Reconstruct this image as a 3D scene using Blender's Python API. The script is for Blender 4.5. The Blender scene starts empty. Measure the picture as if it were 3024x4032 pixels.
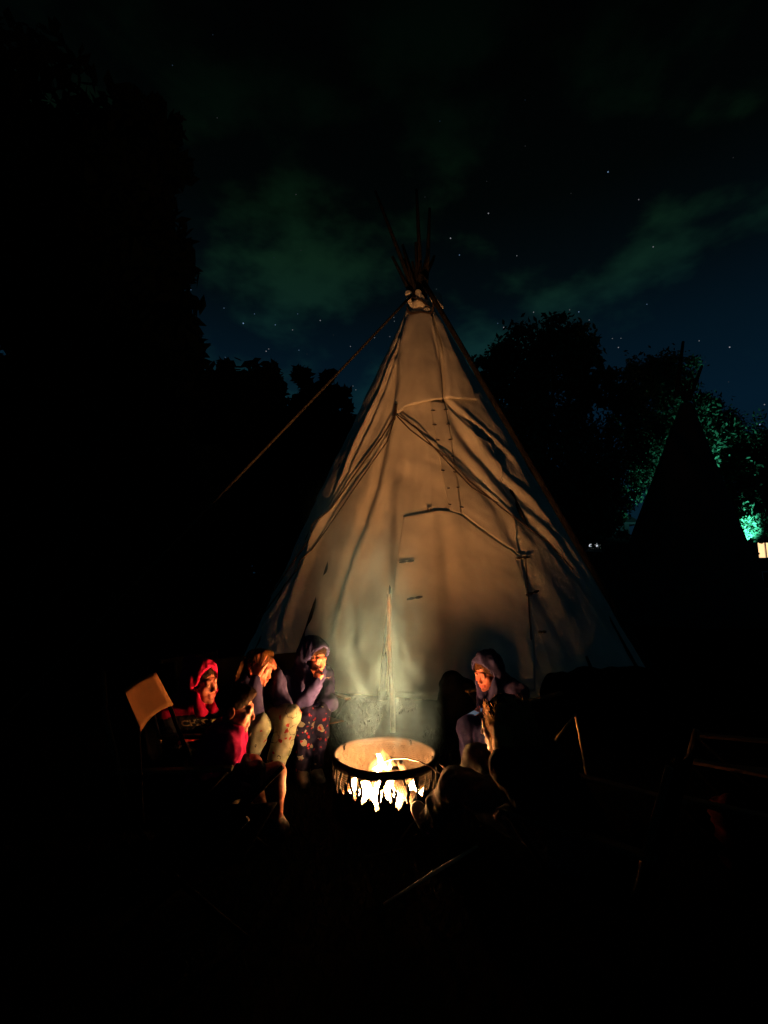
import bpy, bmesh, math, random, os
import numpy as np
from mathutils import Vector, Matrix
from mathutils.bvhtree import BVHTree

random.seed(7)
RNG = np.random.default_rng(11)
SC = bpy.context.scene
COL = SC.collection
PI = math.pi

# ------------------------------------------------------------------ camera
PITCH = math.radians(8.2)
FPX = 1900.0
CAM = np.array([0.0, 0.0, 1.375])
cam_data = bpy.data.cameras.new('camera')
cam_data.sensor_fit = 'VERTICAL'
cam_data.sensor_height = 36.0
cam_data.lens = FPX / 4032 * 36.0
cam_data.clip_start = 0.05
cam_data.clip_end = 2000
cam = bpy.data.objects.new('camera', cam_data)
COL.objects.link(cam)
cam.location = CAM
cam.rotation_euler = (PI / 2 + PITCH, 0, 0)
SC.camera = cam

# ------------------------------------------------------------------ exposure
SC.view_settings.view_transform = 'Standard'
SC.view_settings.look = 'None'
SC.view_settings.exposure = 0.0
SC.view_settings.gamma = 1.0
SC.view_settings.use_curve_mapping = False
SC.cycles.max_bounces = 4
SC.cycles.diffuse_bounces = 2
SC.cycles.glossy_bounces = 2
SC.cycles.volume_bounces = 0
SC.cycles.transparent_max_bounces = 8
SC.cycles.volume_step_rate = 1.0
SC.cycles.use_denoising = True
SC.cycles.sample_clamp_indirect = 4.0

FIRE_RGB = (1.0, 0.43, 0.14)
FIRE_L = 6100.0            # radiance of flames and embers
# ------------------------------------------------------------------ night sky
world = bpy.data.worlds.new('World')
SC.world = world
world.use_nodes = True
nt = world.node_tree
nt.nodes.clear()
N = nt.nodes.new
L = nt.links.new
w_out = N('ShaderNodeOutputWorld')
w_bg = N('ShaderNodeBackground')
tc = N('ShaderNodeTexCoord')
sep = N('ShaderNodeSeparateXYZ')
L(tc.outputs['Generated'], sep.inputs[0])
ramp = N('ShaderNodeValToRGB')
els = ramp.color_ramp.elements
els[0].position = 0.0; els[0].color = (0.0010, 0.0075, 0.0150, 1)
els[1].position = 1.0; els[1].color = (0.0001, 0.0002, 0.0002, 1)
for p, c in ((0.30, (0.0010, 0.0085, 0.0190, 1)), (0.42, (0.0008, 0.0060, 0.0120, 1)),
             (0.52, (0.0006, 0.0028, 0.0042, 1)), (0.64, (0.0003, 0.0010, 0.0010, 1)), (0.76, (0.0002, 0.0004, 0.0003, 1))):
    e = els.new(p); e.color = c
L(sep.outputs['Z'], ramp.inputs[0])
mp = N('ShaderNodeMapping'); mp.inputs['Scale'].default_value = (1.0, 1.0, 1.9)
mp.inputs['Location'].default_value = (5.1, 1.8, 1.11)
L(tc.outputs['Generated'], mp.inputs[0])
nz = N('ShaderNodeTexNoise'); nz.inputs['Scale'].default_value = 3.4
nz.inputs['Detail'].default_value = 5; nz.inputs['Roughness'].default_value = 0.55
L(mp.outputs[0], nz.inputs[0])
cl = N('ShaderNodeMapRange'); cl.inputs[1].default_value = 0.47; cl.inputs[2].default_value = 0.66
cl.interpolation_type = 'SMOOTHSTEP'
L(nz.outputs[0], cl.inputs[0])
clr = N('ShaderNodeValToRGB')
ce = clr.color_ramp.elements
ce[0].position = 0.2; ce[0].color = (0.0010, 0.0060, 0.0080, 1)
ce[1].position = 0.85; ce[1].color = (0.0, 0.0004, 0.0002, 1)
e = ce.new(0.42); e.color = (0.0026, 0.0150, 0.0110, 1)
e = ce.new(0.58); e.color = (0.0030, 0.0130, 0.0048, 1)
e = ce.new(0.72); e.color = (0.0004, 0.0024, 0.0010, 1)
L(sep.outputs['Z'], clr.inputs[0])
mixc = N('ShaderNodeMix'); mixc.data_type = 'RGBA'; mixc.blend_type = 'ADD'
L(cl.outputs[0], mixc.inputs['Factor']); L(ramp.outputs[0], mixc.inputs['A']); L(clr.outputs[0], mixc.inputs['B'])
# faint moonlit scattering of a clear sky, far below daylight
skyt = N('ShaderNodeTexSky'); skyt.sky_type = 'NISHITA'; skyt.sun_disc = False
skyt.sun_elevation = math.radians(4); skyt.sun_rotation = math.radians(160)
sks = N('ShaderNodeVectorMath'); sks.operation = 'SCALE'; sks.inputs['Scale'].default_value = 0.0002
L(skyt.outputs[0], sks.inputs[0])
adds = N('ShaderNodeVectorMath'); adds.operation = 'ADD'
L(mixc.outputs['Result'], adds.inputs[0]); L(sks.outputs[0], adds.inputs[1])
L(adds.outputs[0], w_bg.inputs[0]); w_bg.inputs[1].default_value = 1.0
L(w_bg.outputs[0], w_out.inputs[0])

moon = bpy.data.lights.new('moonlight', 'SUN')
moon.energy = 0.0002; moon.angle = math.radians(0.5); moon.color = (0.8, 0.9, 1.0)
mo = bpy.data.objects.new('moonlight', moon); COL.objects.link(mo)
mo.rotation_euler = (math.radians(60), 0, math.radians(160))

# ------------------------------------------------------------------ helpers
def ray(u, v):
    dx = (u - 1512) / FPX; dz = (2016 - v) / FPX
    return np.array([dx, math.cos(PITCH) - dz * math.sin(PITCH), math.sin(PITCH) + dz * math.cos(PITCH)])
def W(u, v, Y):
    d = ray(u, v); return CAM + d * (Y / d[1])
def G(u, v, z=0.0):
    d = ray(u, v); return CAM + d * ((z - CAM[2]) / d[2])
def nrm(a):
    a = np.asarray(a, float); return a / (np.linalg.norm(a) + 1e-12)
def A(*a): return np.array(a, float)

def wloc(o):
    p = np.zeros(3)
    while o is not None:
        p += np.array(o.location); o = o.parent
    return p
def tag(o, label=None, cat=None, group=None, kind=None):
    if label: o['label'] = label
    if cat: o['category'] = cat
    if group: o['group'] = group
    if kind: o['kind'] = kind
    return o
def empty(name, loc, rz=0.0):
    o = bpy.data.objects.new(name, None); o.empty_display_size = 0.1
    COL.objects.link(o); o.location = loc; o.rotation_euler = (0, 0, rz); return o
def mesh_obj(name, V, F, m, parent=None, smooth=True, local=False, origin=None):
    """V in world coordinates unless local"""
    V = np.asarray(V, float)
    o_loc = np.zeros(3)
    if parent is not None and not local:
        V = V - wloc(parent)
    elif parent is None and not local and origin is not None:
        o_loc = np.asarray(origin, float); V = V - o_loc
    me = bpy.data.meshes.new(name)
    if isinstance(F, np.ndarray) and F.ndim == 2 and len(F):
        n, k = F.shape
        me.vertices.add(len(V)); me.vertices.foreach_set('co', V.astype(np.float32).ravel())
        me.loops.add(n * k); me.loops.foreach_set('vertex_index', F.astype(np.int32).ravel())
        me.polygons.add(n)
        me.polygons.foreach_set('loop_start', np.arange(0, n * k, k, dtype=np.int32))
        me.polygons.foreach_set('loop_total', np.full(n, k, dtype=np.int32))
        me.update(calc_edges=True)
    else:
        me.from_pydata([tuple(v) for v in V], [], [tuple(int(i) for i in f) for f in F]); me.update()
    if smooth:
        me.polygons.foreach_set('use_smooth', np.ones(len(me.polygons), dtype=bool))
    if m is not None: me.materials.append(m)
    o = bpy.data.objects.new(name, me); COL.objects.link(o); o.location = o_loc
    if parent is not None: o.parent = parent
    return o
def copy_tree(o, parent=None):
    c = o.copy(); COL.objects.link(c); c.parent = parent
    for ch in list(o.children): copy_tree(ch, c)
    return c

class MB:
    """collects shapes of ONE part"""
    def __init__(s): s.V = []; s.F = []; s.n = 0
    def add(s, V, F):
        V = [tuple(v) for v in V]
        s.V += V; s.F += [tuple(int(i) + s.n for i in f) for f in F]; s.n += len(V); return s
    def box(s, lo, hi, M=None):
        x0, y0, z0 = lo; x1, y1, z1 = hi
        V = np.array([(x0,y0,z0),(x1,y0,z0),(x1,y1,z0),(x0,y1,z0),(x0,y0,z1),(x1,y0,z1),(x1,y1,z1),(x0,y1,z1)], float)
        if M is not None: V = V @ np.array(M)[:3,:3].T + np.array(M)[:3,3]
        return s.add(V, [(0,3,2,1),(4,5,6,7),(0,1,5,4),(1,2,6,5),(2,3,7,6),(3,0,4,7)])
    def tube(s, P, r, k=8, cap=True):
        P = [np.asarray(p, float) for p in P]; n = len(P)
        R = r if hasattr(r, '__len__') else [r] * n
        V = []; up = None
        for i in range(n):
            t = nrm(P[min(i+1, n-1)] - P[max(i-1, 0)])
            if up is None:
                up = np.array([0,0,1.0]) if abs(t[2]) < 0.9 else np.array([1.0,0,0])
            a = nrm(np.cross(t, up)); b = np.cross(a, t); up = b
            for j in range(k):
                an = 2*PI*j/k
                V.append(P[i] + R[i]*(math.cos(an)*a + math.sin(an)*b))
        F = []
        for i in range(n-1):
            for j in range(k):
                F.append((i*k+j, i*k+(j+1)%k, (i+1)*k+(j+1)%k, (i+1)*k+j))
        if cap:
            F.append(tuple(range(k-1, -1, -1))); F.append(tuple((n-1)*k+j for j in range(k)))
        return s.add(V, F)
    def build(s, name, m, parent=None, smooth=True, local=False, origin=None):
        return mesh_obj(name, np.array(s.V), s.F, m, parent, smooth, local, origin)

def solidify(o, th, off=0.0):
    md = o.modifiers.new('thickness', 'SOLIDIFY'); md.thickness = th; md.offset = off; return o

# value noise on a wrapped lattice
_LAT = RNG.random((32, 32, 32)).astype(np.float32) * 2 - 1
def noise3(P, scale, seed=0):
    Q = np.asarray(P, float) * scale + seed * 7.31
    i = np.floor(Q).astype(int); f = Q - i; f = f*f*(3-2*f)
    r = 0
    for a in (0, 1):
        for b in (0, 1):
            for c in (0, 1):
                w = (f[:,0] if a else 1-f[:,0]) * (f[:,1] if b else 1-f[:,1]) * (f[:,2] if c else 1-f[:,2])
                r = r + w * _LAT[(i[:,0]+a) % 32, (i[:,1]+b) % 32, (i[:,2]+c) % 32]
    return r

# ------------------------------------------------------------------ materials
def mat(name, col, rough=0.8, var=0.25, scale=8.0, bump=0.0, bscale=60.0, spec=0.2, metal=0.0, attr=False, sss=0.0, stretch=(1,1,1)):
    m = bpy.data.materials.new(name); m.use_nodes = True
    t = m.node_tree; b = t.nodes['Principled BSDF']
    b.inputs['Roughness'].default_value = rough
    b.inputs['Specular IOR Level'].default_value = spec
    b.inputs['Metallic'].default_value = metal
    co = t.nodes.new('ShaderNodeTexCoord'); mpn = t.nodes.new('ShaderNodeMapping'); mpn.inputs['Scale'].default_value = stretch
    t.links.new(co.outputs['Object'], mpn.inputs[0])
    n = t.nodes.new('ShaderNodeTexNoise'); n.inputs['Scale'].default_value = scale; n.inputs['Detail'].default_value = 4
    t.links.new(mpn.outputs[0], n.inputs[0])
    mr = t.nodes.new('ShaderNodeMapRange'); mr.inputs[1].default_value = 0.25; mr.inputs[2].default_value = 0.75
    mr.inputs[3].default_value = 1 - var; mr.inputs[4].default_value = 1 + var
    t.links.new(n.outputs[0], mr.inputs[0])
    mx = t.nodes.new('ShaderNodeVectorMath'); mx.operation = 'SCALE'
    if attr:
        at = t.nodes.new('ShaderNodeAttribute'); at.attribute_name = 'tint'
        m2 = t.nodes.new('ShaderNodeVectorMath'); m2.operation = 'MULTIPLY'; m2.inputs[1].default_value = col
        t.links.new(at.outputs['Color'], m2.inputs[0]); t.links.new(m2.outputs[0], mx.inputs[0])
    else:
        mx.inputs[0].default_value = col
    t.links.new(mr.outputs[0], mx.inputs['Scale'])
    t.links.new(mx.outputs[0], b.inputs['Base Color'])
    if bump > 0:
        n2 = t.nodes.new('ShaderNodeTexNoise'); n2.inputs['Scale'].default_value = bscale; n2.inputs['Detail'].default_value = 3
        t.links.new(mpn.outputs[0], n2.inputs[0])
        bp = t.nodes.new('ShaderNodeBump'); bp.inputs['Strength'].default_value = bump; bp.inputs['Distance'].default_value = 0.01
        t.links.new(n2.outputs[0], bp.inputs['Height']); t.links.new(bp.outputs[0], b.inputs['Normal'])
    return m
def emis(name, col, strength):
    m = bpy.data.materials.new(name); m.use_nodes = True
    t = m.node_tree; t.nodes.clear()
    o = t.nodes.new('ShaderNodeOutputMaterial'); e = t.nodes.new('ShaderNodeEmission')
    e.inputs[0].default_value = (*col, 1); e.inputs[1].default_value = strength
    t.links.new(e.outputs[0], o.inputs[0]); return m

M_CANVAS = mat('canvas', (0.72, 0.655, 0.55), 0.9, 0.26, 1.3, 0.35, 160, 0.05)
M_CANVASD = mat('unlit_dark_canvas', (0.05, 0.045, 0.04), 0.9, 0.1, 1.6, 0.25, 220, 0.05)  # near-black base colour puts the far tipi's lack of light into its canvas
M_FLAP = mat('canvas_flap', (0.72, 0.655, 0.55), 0.9, 0.24, 1.7, 0.35, 160, 0.05)
M_POLE = mat('pole_wood', (0.020, 0.016, 0.011), 0.85, 0.35, 6, 0.4, 40, 0.1)
M_STAKE = mat('stake_wood', (0.17, 0.105, 0.055), 0.75, 0.3, 20, 0.4, 60, 0.2)
M_STICK = mat('peeled_stick', (0.55, 0.36, 0.20), 0.7, 0.3, 20, 0.3, 60, 0.2)
M_GUY = mat('guy_rope', (0.050, 0.040, 0.026), 0.9, 0.3, 30, 0.4, 200, 0.05)
M_ROPE = mat('rope', (0.06, 0.04, 0.03), 0.9, 0.3, 30, 0.4, 200, 0.1)
M_PIN = mat('pin_wood', (0.05, 0.032, 0.022), 0.8, 0.3, 30)
M_STEEL = mat('sooty_steel', (0.0027, 0.0022, 0.0019), 0.8, 0.5, 14, 0.3, 60, 0.03)
M_MESH = mat('wire_screen', (0.0042, 0.0032, 0.0025), 0.8, 0.4, 10, 0, 60, 0.03)
M_LOG = mat('charred_log', (0.02, 0.015, 0.012), 0.95, 0.6, 18, 0.8, 50, 0.05)
M_ASH = mat('ash', (0.07, 0.06, 0.055), 0.95, 0.5, 30, 0.6, 80, 0.05)
M_SKIN = mat('skin', (0.20, 0.052, 0.034), 0.55, 0.08, 12, 0, 60, 0.25, attr=True)
M_SKIN2 = mat('skin_tanned', (0.19, 0.058, 0.038), 0.55, 0.08, 12, 0, 60, 0.25, attr=True)
M_NAVY = mat('navy_fleece', (0.0125, 0.012, 0.044), 0.95, 0.2, 20, 0.3, 300, 0.05)
M_NAVY2 = mat('faded_navy_fleece', (0.019, 0.0165, 0.050), 0.95, 0.2, 20, 0.3, 300, 0.05)
M_BLACKF = mat('black_fleece', (0.008, 0.008, 0.011), 0.95, 0.2, 20, 0.3, 300, 0.05)
M_RED = mat('red_fleece', (0.24, 0.004, 0.035), 0.95, 0.2, 20, 0.3, 300, 0.05)
M_REDD = mat('dark_red_nylon', (0.035, 0.003, 0.004), 0.8, 0.3, 20, 0.3, 100, 0.05)
M_PINK = mat('pink_red_cotton', (0.30, 0.006, 0.075), 0.95, 0.15, 20, 0.3, 300, 0.05)
M_SHORTS = mat('black_shorts', (0.012, 0.010, 0.010), 0.9, 0.2, 20)
M_GREYP = mat('grey_joggers', (0.021, 0.019, 0.058), 0.95, 0.15, 20, 0.3, 300, 0.05)
M_STONEP = mat('stone_joggers', (0.034, 0.034, 0.031), 0.95, 0.15, 20, 0.3, 300, 0.05)
M_SHOE = mat('dark_shoe', (0.05, 0.04, 0.035), 0.7, 0.3, 20)
M_SOLE = mat('pale_sole', (0.2, 0.18, 0.15), 0.7, 0.2, 20)
M_SOCK = mat('pale_sock', (0.16, 0.16, 0.13), 0.95, 0.15, 30)
M_HAIRB = mat('brown_hair', (0.030, 0.011, 0.004), 0.7, 0.5, 40, 0.5, 150, 0.05, stretch=(4,4,0.6))
M_HAIRD = mat('dark_hair', (0.010, 0.004, 0.002), 0.8, 0.5, 60, 0.5, 150, 0.03)
M_HAIRG = mat('blond_brown_hair', (0.09, 0.036, 0.010), 0.7, 0.5, 40, 0.5, 150, 0.05, stretch=(4,4,0.6))
M_HAIRL = mat('light_brown_hair', (0.34, 0.15, 0.045), 0.7, 0.4, 40, 0.5, 150, 0.05, stretch=(4,4,0.6))
M_PRINTW = mat('white_print', (0.20, 0.16, 0.13), 0.8, 0.05)
M_PRINTR = mat('red_print', (0.20, 0.012, 0.02), 0.8, 0.05)
M_PRINTT = mat('tan_print', (0.11, 0.075, 0.045), 0.8, 0.05)
M_CHWOOD = mat('chair_wood', (0.060, 0.026, 0.008), 0.6, 0.3, 10, 0.3, 60, 0.3, stretch=(6,1,6))
M_CHCLOTH = mat('chair_canvas', (0.095, 0.036, 0.012), 0.95, 0.2, 8, 0.3, 200, 0.05)
M_CHDARK = mat('dark_chair_canvas', (0.0035, 0.0032, 0.0035), 1.0, 0.2, 8, 0.3, 200, 0.0)
M_CHMETAL = mat('chair_tube', (0.0022, 0.0020, 0.0018), 0.8, 0.2, 8, spec=.01)
M_GROUND = mat('night_ground', (0.0075, 0.0065, 0.0040), 1.0, 0.35, 1.5, 0.5, 9, 0.0)
M_GRASS = mat('grass_blades', (0.011, 0.012, 0.004), 0.9, 0.4, 3)
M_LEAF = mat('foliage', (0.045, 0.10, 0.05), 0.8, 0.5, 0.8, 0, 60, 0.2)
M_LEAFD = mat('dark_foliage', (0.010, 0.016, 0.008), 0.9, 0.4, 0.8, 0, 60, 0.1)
M_BARK = mat('bark', (0.06, 0.045, 0.035), 0.95, 0.4, 4, 0.5, 20, 0.05)
M_WALLH = mat('house_clapboard', (0.05, 0.05, 0.055), 0.8, 0.08, 3)
M_ROOFH = mat('house_shingles', (0.06, 0.06, 0.065), 0.9, 0.3, 12, 0.4, 30)
M_TRIM = mat('white_trim', (0.7, 0.7, 0.7), 0.6, 0.05)
M_PHONE = mat('phone_case', (0.16, 0.09, 0.06), 0.4, 0.1)
M_WIRE = mat('roasting_wire', (0.05, 0.02, 0.015), 0.5, 0.2, 20, metal=0.3)

def pattern_mat(name, base, blob, red, line, sc):
    """cloth with scattered red bows, pale blobs and thin drawn outlines (flat print)"""
    m = mat(name, base, 0.95, 0.12, 20, 0.3, 300, 0.05)
    t = m.node_tree; b = t.nodes['Principled BSDF']
    src = b.inputs['Base Color'].links[0].from_socket
    co = t.nodes.new('ShaderNodeTexCoord')
    nz = t.nodes.new('ShaderNodeTexNoise'); nz.inputs['Scale'].default_value = 22
    t.links.new(co.outputs['Object'], nz.inputs[0])
    wv = t.nodes.new('ShaderNodeVectorMath'); wv.operation = 'MULTIPLY_ADD'
    wv.inputs[1].default_value = (0.05,)*3; t.links.new(nz.outputs['Color'], wv.inputs[0]); t.links.new(co.outputs['Object'], wv.inputs[2])
    prev = src
    def layer(scale, off, lo, hi, colr, pick_lo, pick_hi):
        nonlocal prev
        mp_ = t.nodes.new('ShaderNodeMapping'); mp_.inputs['Location'].default_value = off
        t.links.new(wv.outputs[0], mp_.inputs[0])
        vo = t.nodes.new('ShaderNodeTexVoronoi'); vo.inputs['Scale'].default_value = scale
        t.links.new(mp_.outputs[0], vo.inputs[0])
        g1 = t.nodes.new('ShaderNodeMath'); g1.operation = 'GREATER_THAN'; g1.inputs[1].default_value = lo
        l1 = t.nodes.new('ShaderNodeMath'); l1.operation = 'LESS_THAN'; l1.inputs[1].default_value = hi
        t.links.new(vo.outputs['Distance'], g1.inputs[0]); t.links.new(vo.outputs['Distance'], l1.inputs[0])
        sp = t.nodes.new('ShaderNodeSeparateColor'); t.links.new(vo.outputs['Color'], sp.inputs[0])
        pk = t.nodes.new('ShaderNodeMath'); pk.operation = 'GREATER_THAN'; pk.inputs[1].default_value = pick_lo
        pk2 = t.nodes.new('ShaderNodeMath'); pk2.operation = 'LESS_THAN'; pk2.inputs[1].default_value = pick_hi
        t.links.new(sp.outputs[0], pk.inputs[0]); t.links.new(sp.outputs[0], pk2.inputs[0])
        a = t.nodes.new('ShaderNodeMath'); a.operation = 'MULTIPLY'; t.links.new(g1.outputs[0], a.inputs[0]); t.links.new(l1.outputs[0], a.inputs[1])
        a2 = t.nodes.new('ShaderNodeMath'); a2.operation = 'MULTIPLY'; t.links.new(pk.outputs[0], a2.inputs[0]); t.links.new(pk2.outputs[0], a2.inputs[1])
        a3 = t.nodes.new('ShaderNodeMath'); a3.operation = 'MULTIPLY'; t.links.new(a.outputs[0], a3.inputs[0]); t.links.new(a2.outputs[0], a3.inputs[1])
        mx = t.nodes.new('ShaderNodeMix'); mx.data_type = 'RGBA'
        t.links.new(a3.outputs[0], mx.inputs['Factor']); t.links.new(prev, mx.inputs['A']); mx.inputs['B'].default_value = (*colr, 1)
        prev = mx.outputs['Result']
    if blob: layer(sc, (0,0,0), -1, 0.36, blob, 0.35, 1.1)
    if line: layer(sc*0.8, (1.3,0.4,2.2), 0.40, 0.435, line, 0.55, 1.1)
    layer(sc*1.5, (0.37,1.9,0.7), -1, 0.27, red, 0.45, 1.1)
    t.links.new(prev, b.inputs['Base Color'])
    return m
M_CREAMP = pattern_mat('cream_printed_flannel', (0.12, 0.135, 0.105), None, (0.12, 0.012, 0.012), (0.028, 0.028, 0.02), 13)
M_DARKP = pattern_mat('dark_printed_flannel', (0.005, 0.005, 0.018), (0.11, 0.115, 0.09), (0.14, 0.010, 0.012), None, 17)

# ------------------------------------------------------------------ ground
def build_ground():
    n = 120
    r = np.concatenate([np.linspace(0, 12, 60), np.geomspace(12.5, 900, 40)])
    th = np.linspace(0, 2*PI, n, endpoint=False)
    R_, T_ = np.meshgrid(r, th, indexing='ij')
    X = R_*np.cos(T_); Y = R_*np.sin(T_) + 5
    P = np.stack([X.ravel(), Y.ravel(), np.zeros(X.size)], 1)
    z = noise3(P, 0.8, 1)*0.018 + noise3(P, 3.0, 2)*0.006
    far = np.clip((np.hypot(P[:,0], P[:,1]-5)-25)/200, 0, 1)
    P[:,2] = z*(1-far) - 0.012
    F = []
    m = len(r)
    I = np.arange(m-1)[:,None]*n; J = np.arange(n)[None,:]; J2 = (J+1) % n
    F = np.stack([(I+J).ravel(), (I+J2).ravel(), (I+n+J2).ravel(), (I+n+J).ravel()], 1)
    F = F[n:] if False else F
    o = mesh_obj('ground', P, F[:, ::-1], M_GROUND, smooth=True); tag(o, kind='structure')
    # grass blades near the fire
    k = 26000
    rr = 0.36 + 3.2*RNG.random(k)**0.8; tt = RNG.random(k)*2*PI
    B = np.stack([rr*np.cos(tt), 3.24 + rr*np.sin(tt), np.full(k, -0.012)], 1)
    patch = noise3(B, 1.6, 9) > -0.35
    B = B[patch]; k = len(B)
    h = 0.018 + 0.04*RNG.random(k); a = RNG.random(k)*2*PI; wdt = 0.0025
    side = np.stack([np.cos(a), np.sin(a), np.zeros(k)], 1)*wdt
    lean = np.stack([RNG.normal(0,.5,k), RNG.normal(0,.5,k), np.ones(k)], 1)*h[:,None]
    V = np.concatenate([B-side, B+side, B+lean]); i = np.arange(k)
    o = mesh_obj('grass', V, np.stack([i, i+k, i+2*k], 1), M_GRASS, smooth=False)
    tag(o, 'short trampled grass around the fire ring', 'grass', kind='stuff')
build_ground()

# ------------------------------------------------------------------ tipi
class Cone:
    def __init__(s, base, R, apex, r0):
        s.b = np.asarray(base, float); s.R = R; s.a = np.asarray(apex, float); s.r0 = r0
    def rad(s, t): return s.R + (s.r0 - s.R)*t
    def ctr(s, t):
        t = np.asarray(t, float)
        return s.b + t[..., None]*(s.a - s.b)
    def pt(s, phi, t, off=0.0):
        phi = np.asarray(phi, float); t = np.asarray(t, float)
        r = s.rad(t) + off
        d = np.stack([np.sin(phi), -np.cos(phi), np.zeros_like(phi)], -1)
        return s.ctr(t) + r[..., None]*d
    def hit(s, u, v):
        d = ray(u, v); H = s.a[2] - s.b[2]
        t0 = (CAM[2]-s.b[2])/H; t1 = d[2]/H
        D0 = CAM[:2] - s.b[:2] - t0*(s.a-s.b)[:2]; D1 = d[:2] - t1*(s.a-s.b)[:2]
        R0 = s.R + (s.r0-s.R)*t0; R1 = (s.r0-s.R)*t1
        a = D1@D1 - R1*R1; b = 2*(D0@D1 - R0*R1); c = D0@D0 - R0*R0
        disc = b*b - 4*a*c
        q = (-b - math.sqrt(disc))/(2*a) if disc > 0 else -b/(2*a)
        p = D0 + q*D1
        return math.atan2(p[0], -p[1]), t0 + q*t1
TIPI = Cone((0.95, 9.25, 0.0), 3.50, (0.73, 9.05, 7.02), 0.17)

CREASES = [  # pixel polyline, width m, depth m
    ([(1595,1260),(1474,1560),(1411,1700),(1310,1930),(1189,2210),(1093,2450)], 0.085, 0.15),
    ([(1600,1260),(1560,1500),(1474,1900),(1406,2107),(1334,2310),(1276,2503)], 0.10, 0.13),
    ([(1588,1320),(1440,1700),(1290,2010),(1150,2270),(1030,2450)], 0.06, 0.09),
    ([(1620,1300),(1575,1600),(1520,1850),(1470,2100),(1400,2400),(1340,2600)], 0.13, 0.05),
    ([(1700,1300),(1735,1450),(1742,1560)], 0.06, 0.07),
    ([(1743,1569),(1838,1650),(1930,1725),(2010,1810)], 0.09, 0.055),
    ([(1755,1580),(1882,1798),(1960,1880),(2063,1972)], 0.12, 0.06),
    ([(1774,1641),(1860,1770),(1942,1882),(2060,2010),(2177,2141),(2300,2300)], 0.13, 0.06),
    ([(1790,1760),(1860,1870),(1942,1979),(2000,2090),(2051,2177)], 0.13, 0.07),
    ([(2051,2200),(2100,2280),(2150,2365),(2220,2480),(2280,2600)], 0.13, 0.06),
    ([(2000,1900),(2100,2010),(2200,2120),(2330,2300),(2420,2450)], 0.11, 0.065),
    ([(1735,2000),(1755,2200),(1780,2450),(1800,2690)], 0.10, 0.045),
    ([(1560,1760),(1530,2000),(1500,2250),(1470,2500)], 0.16, 0.04),
    ([(1650,1700),(1640,1850),(1620,1980)], 0.10, 0.035),
]
_CR = []
for pl, w, dpt in CREASES:
    q = sorted([TIPI.hit(u, v) for u, v in pl], key=lambda a: a[1])
    _CR.append((np.array([a[1] for a in q]), np.array([a[0] for a in q]), w, dpt))
def disp(phi, t):
    phi = np.asarray(phi, float); t = np.asarray(t, float)
    n = 15
    seg = 2*PI/n
    ph = (phi + 0.08) % seg - seg/2
    r = TIPI.rad(t)
    sag = (np.cos(seg/2)/np.cos(np.abs(ph)*0.92) - 1)*r*0.8*np.clip(1.25-t, 0, 1)
    out = sag
    for tt, pp, w, dpt in _CR:
        pc = np.interp(t, tt, pp)
        fade = np.clip((t-tt[0]+0.03)/0.06, 0, 1)*np.clip((tt[-1]+0.02-t)/0.06, 0, 1)
        x = (phi-pc)*r
        ww = w*(0.55+0.45*np.clip(1.2-t, 0, 1))
        out = out + fade*dpt*(0.45+0.55*(1-t))*(-np.exp(-(x/ww)**2) + 0.75*np.exp(-((x-1.9*ww)/(1.3*ww))**2))
    P = np.stack([phi.ravel()*r.ravel()*0.9, t.ravel()*7, np.zeros(phi.size)], 1)
    Pw = P*np.array([2.2, 0.55, 1]); Pd = np.stack([P[:,0]*1.2+P[:,1]*1.4, P[:,1]*0.8-P[:,0]*0.5, P[:,2]], 1)
    nn = noise3(Pw, 1.0, 3)*0.030 + noise3(P, 2.6, 4)*0.017 + noise3(Pd, 2.0, 6)*0.024 + noise3(Pd, 5.5, 8)*0.010 + noise3(P*np.array([3.,1.,1.]), 4.0, 12)*0.006
    return out + nn.reshape(phi.shape)*np.clip(1.25-t, 0.1, 1)

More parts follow.
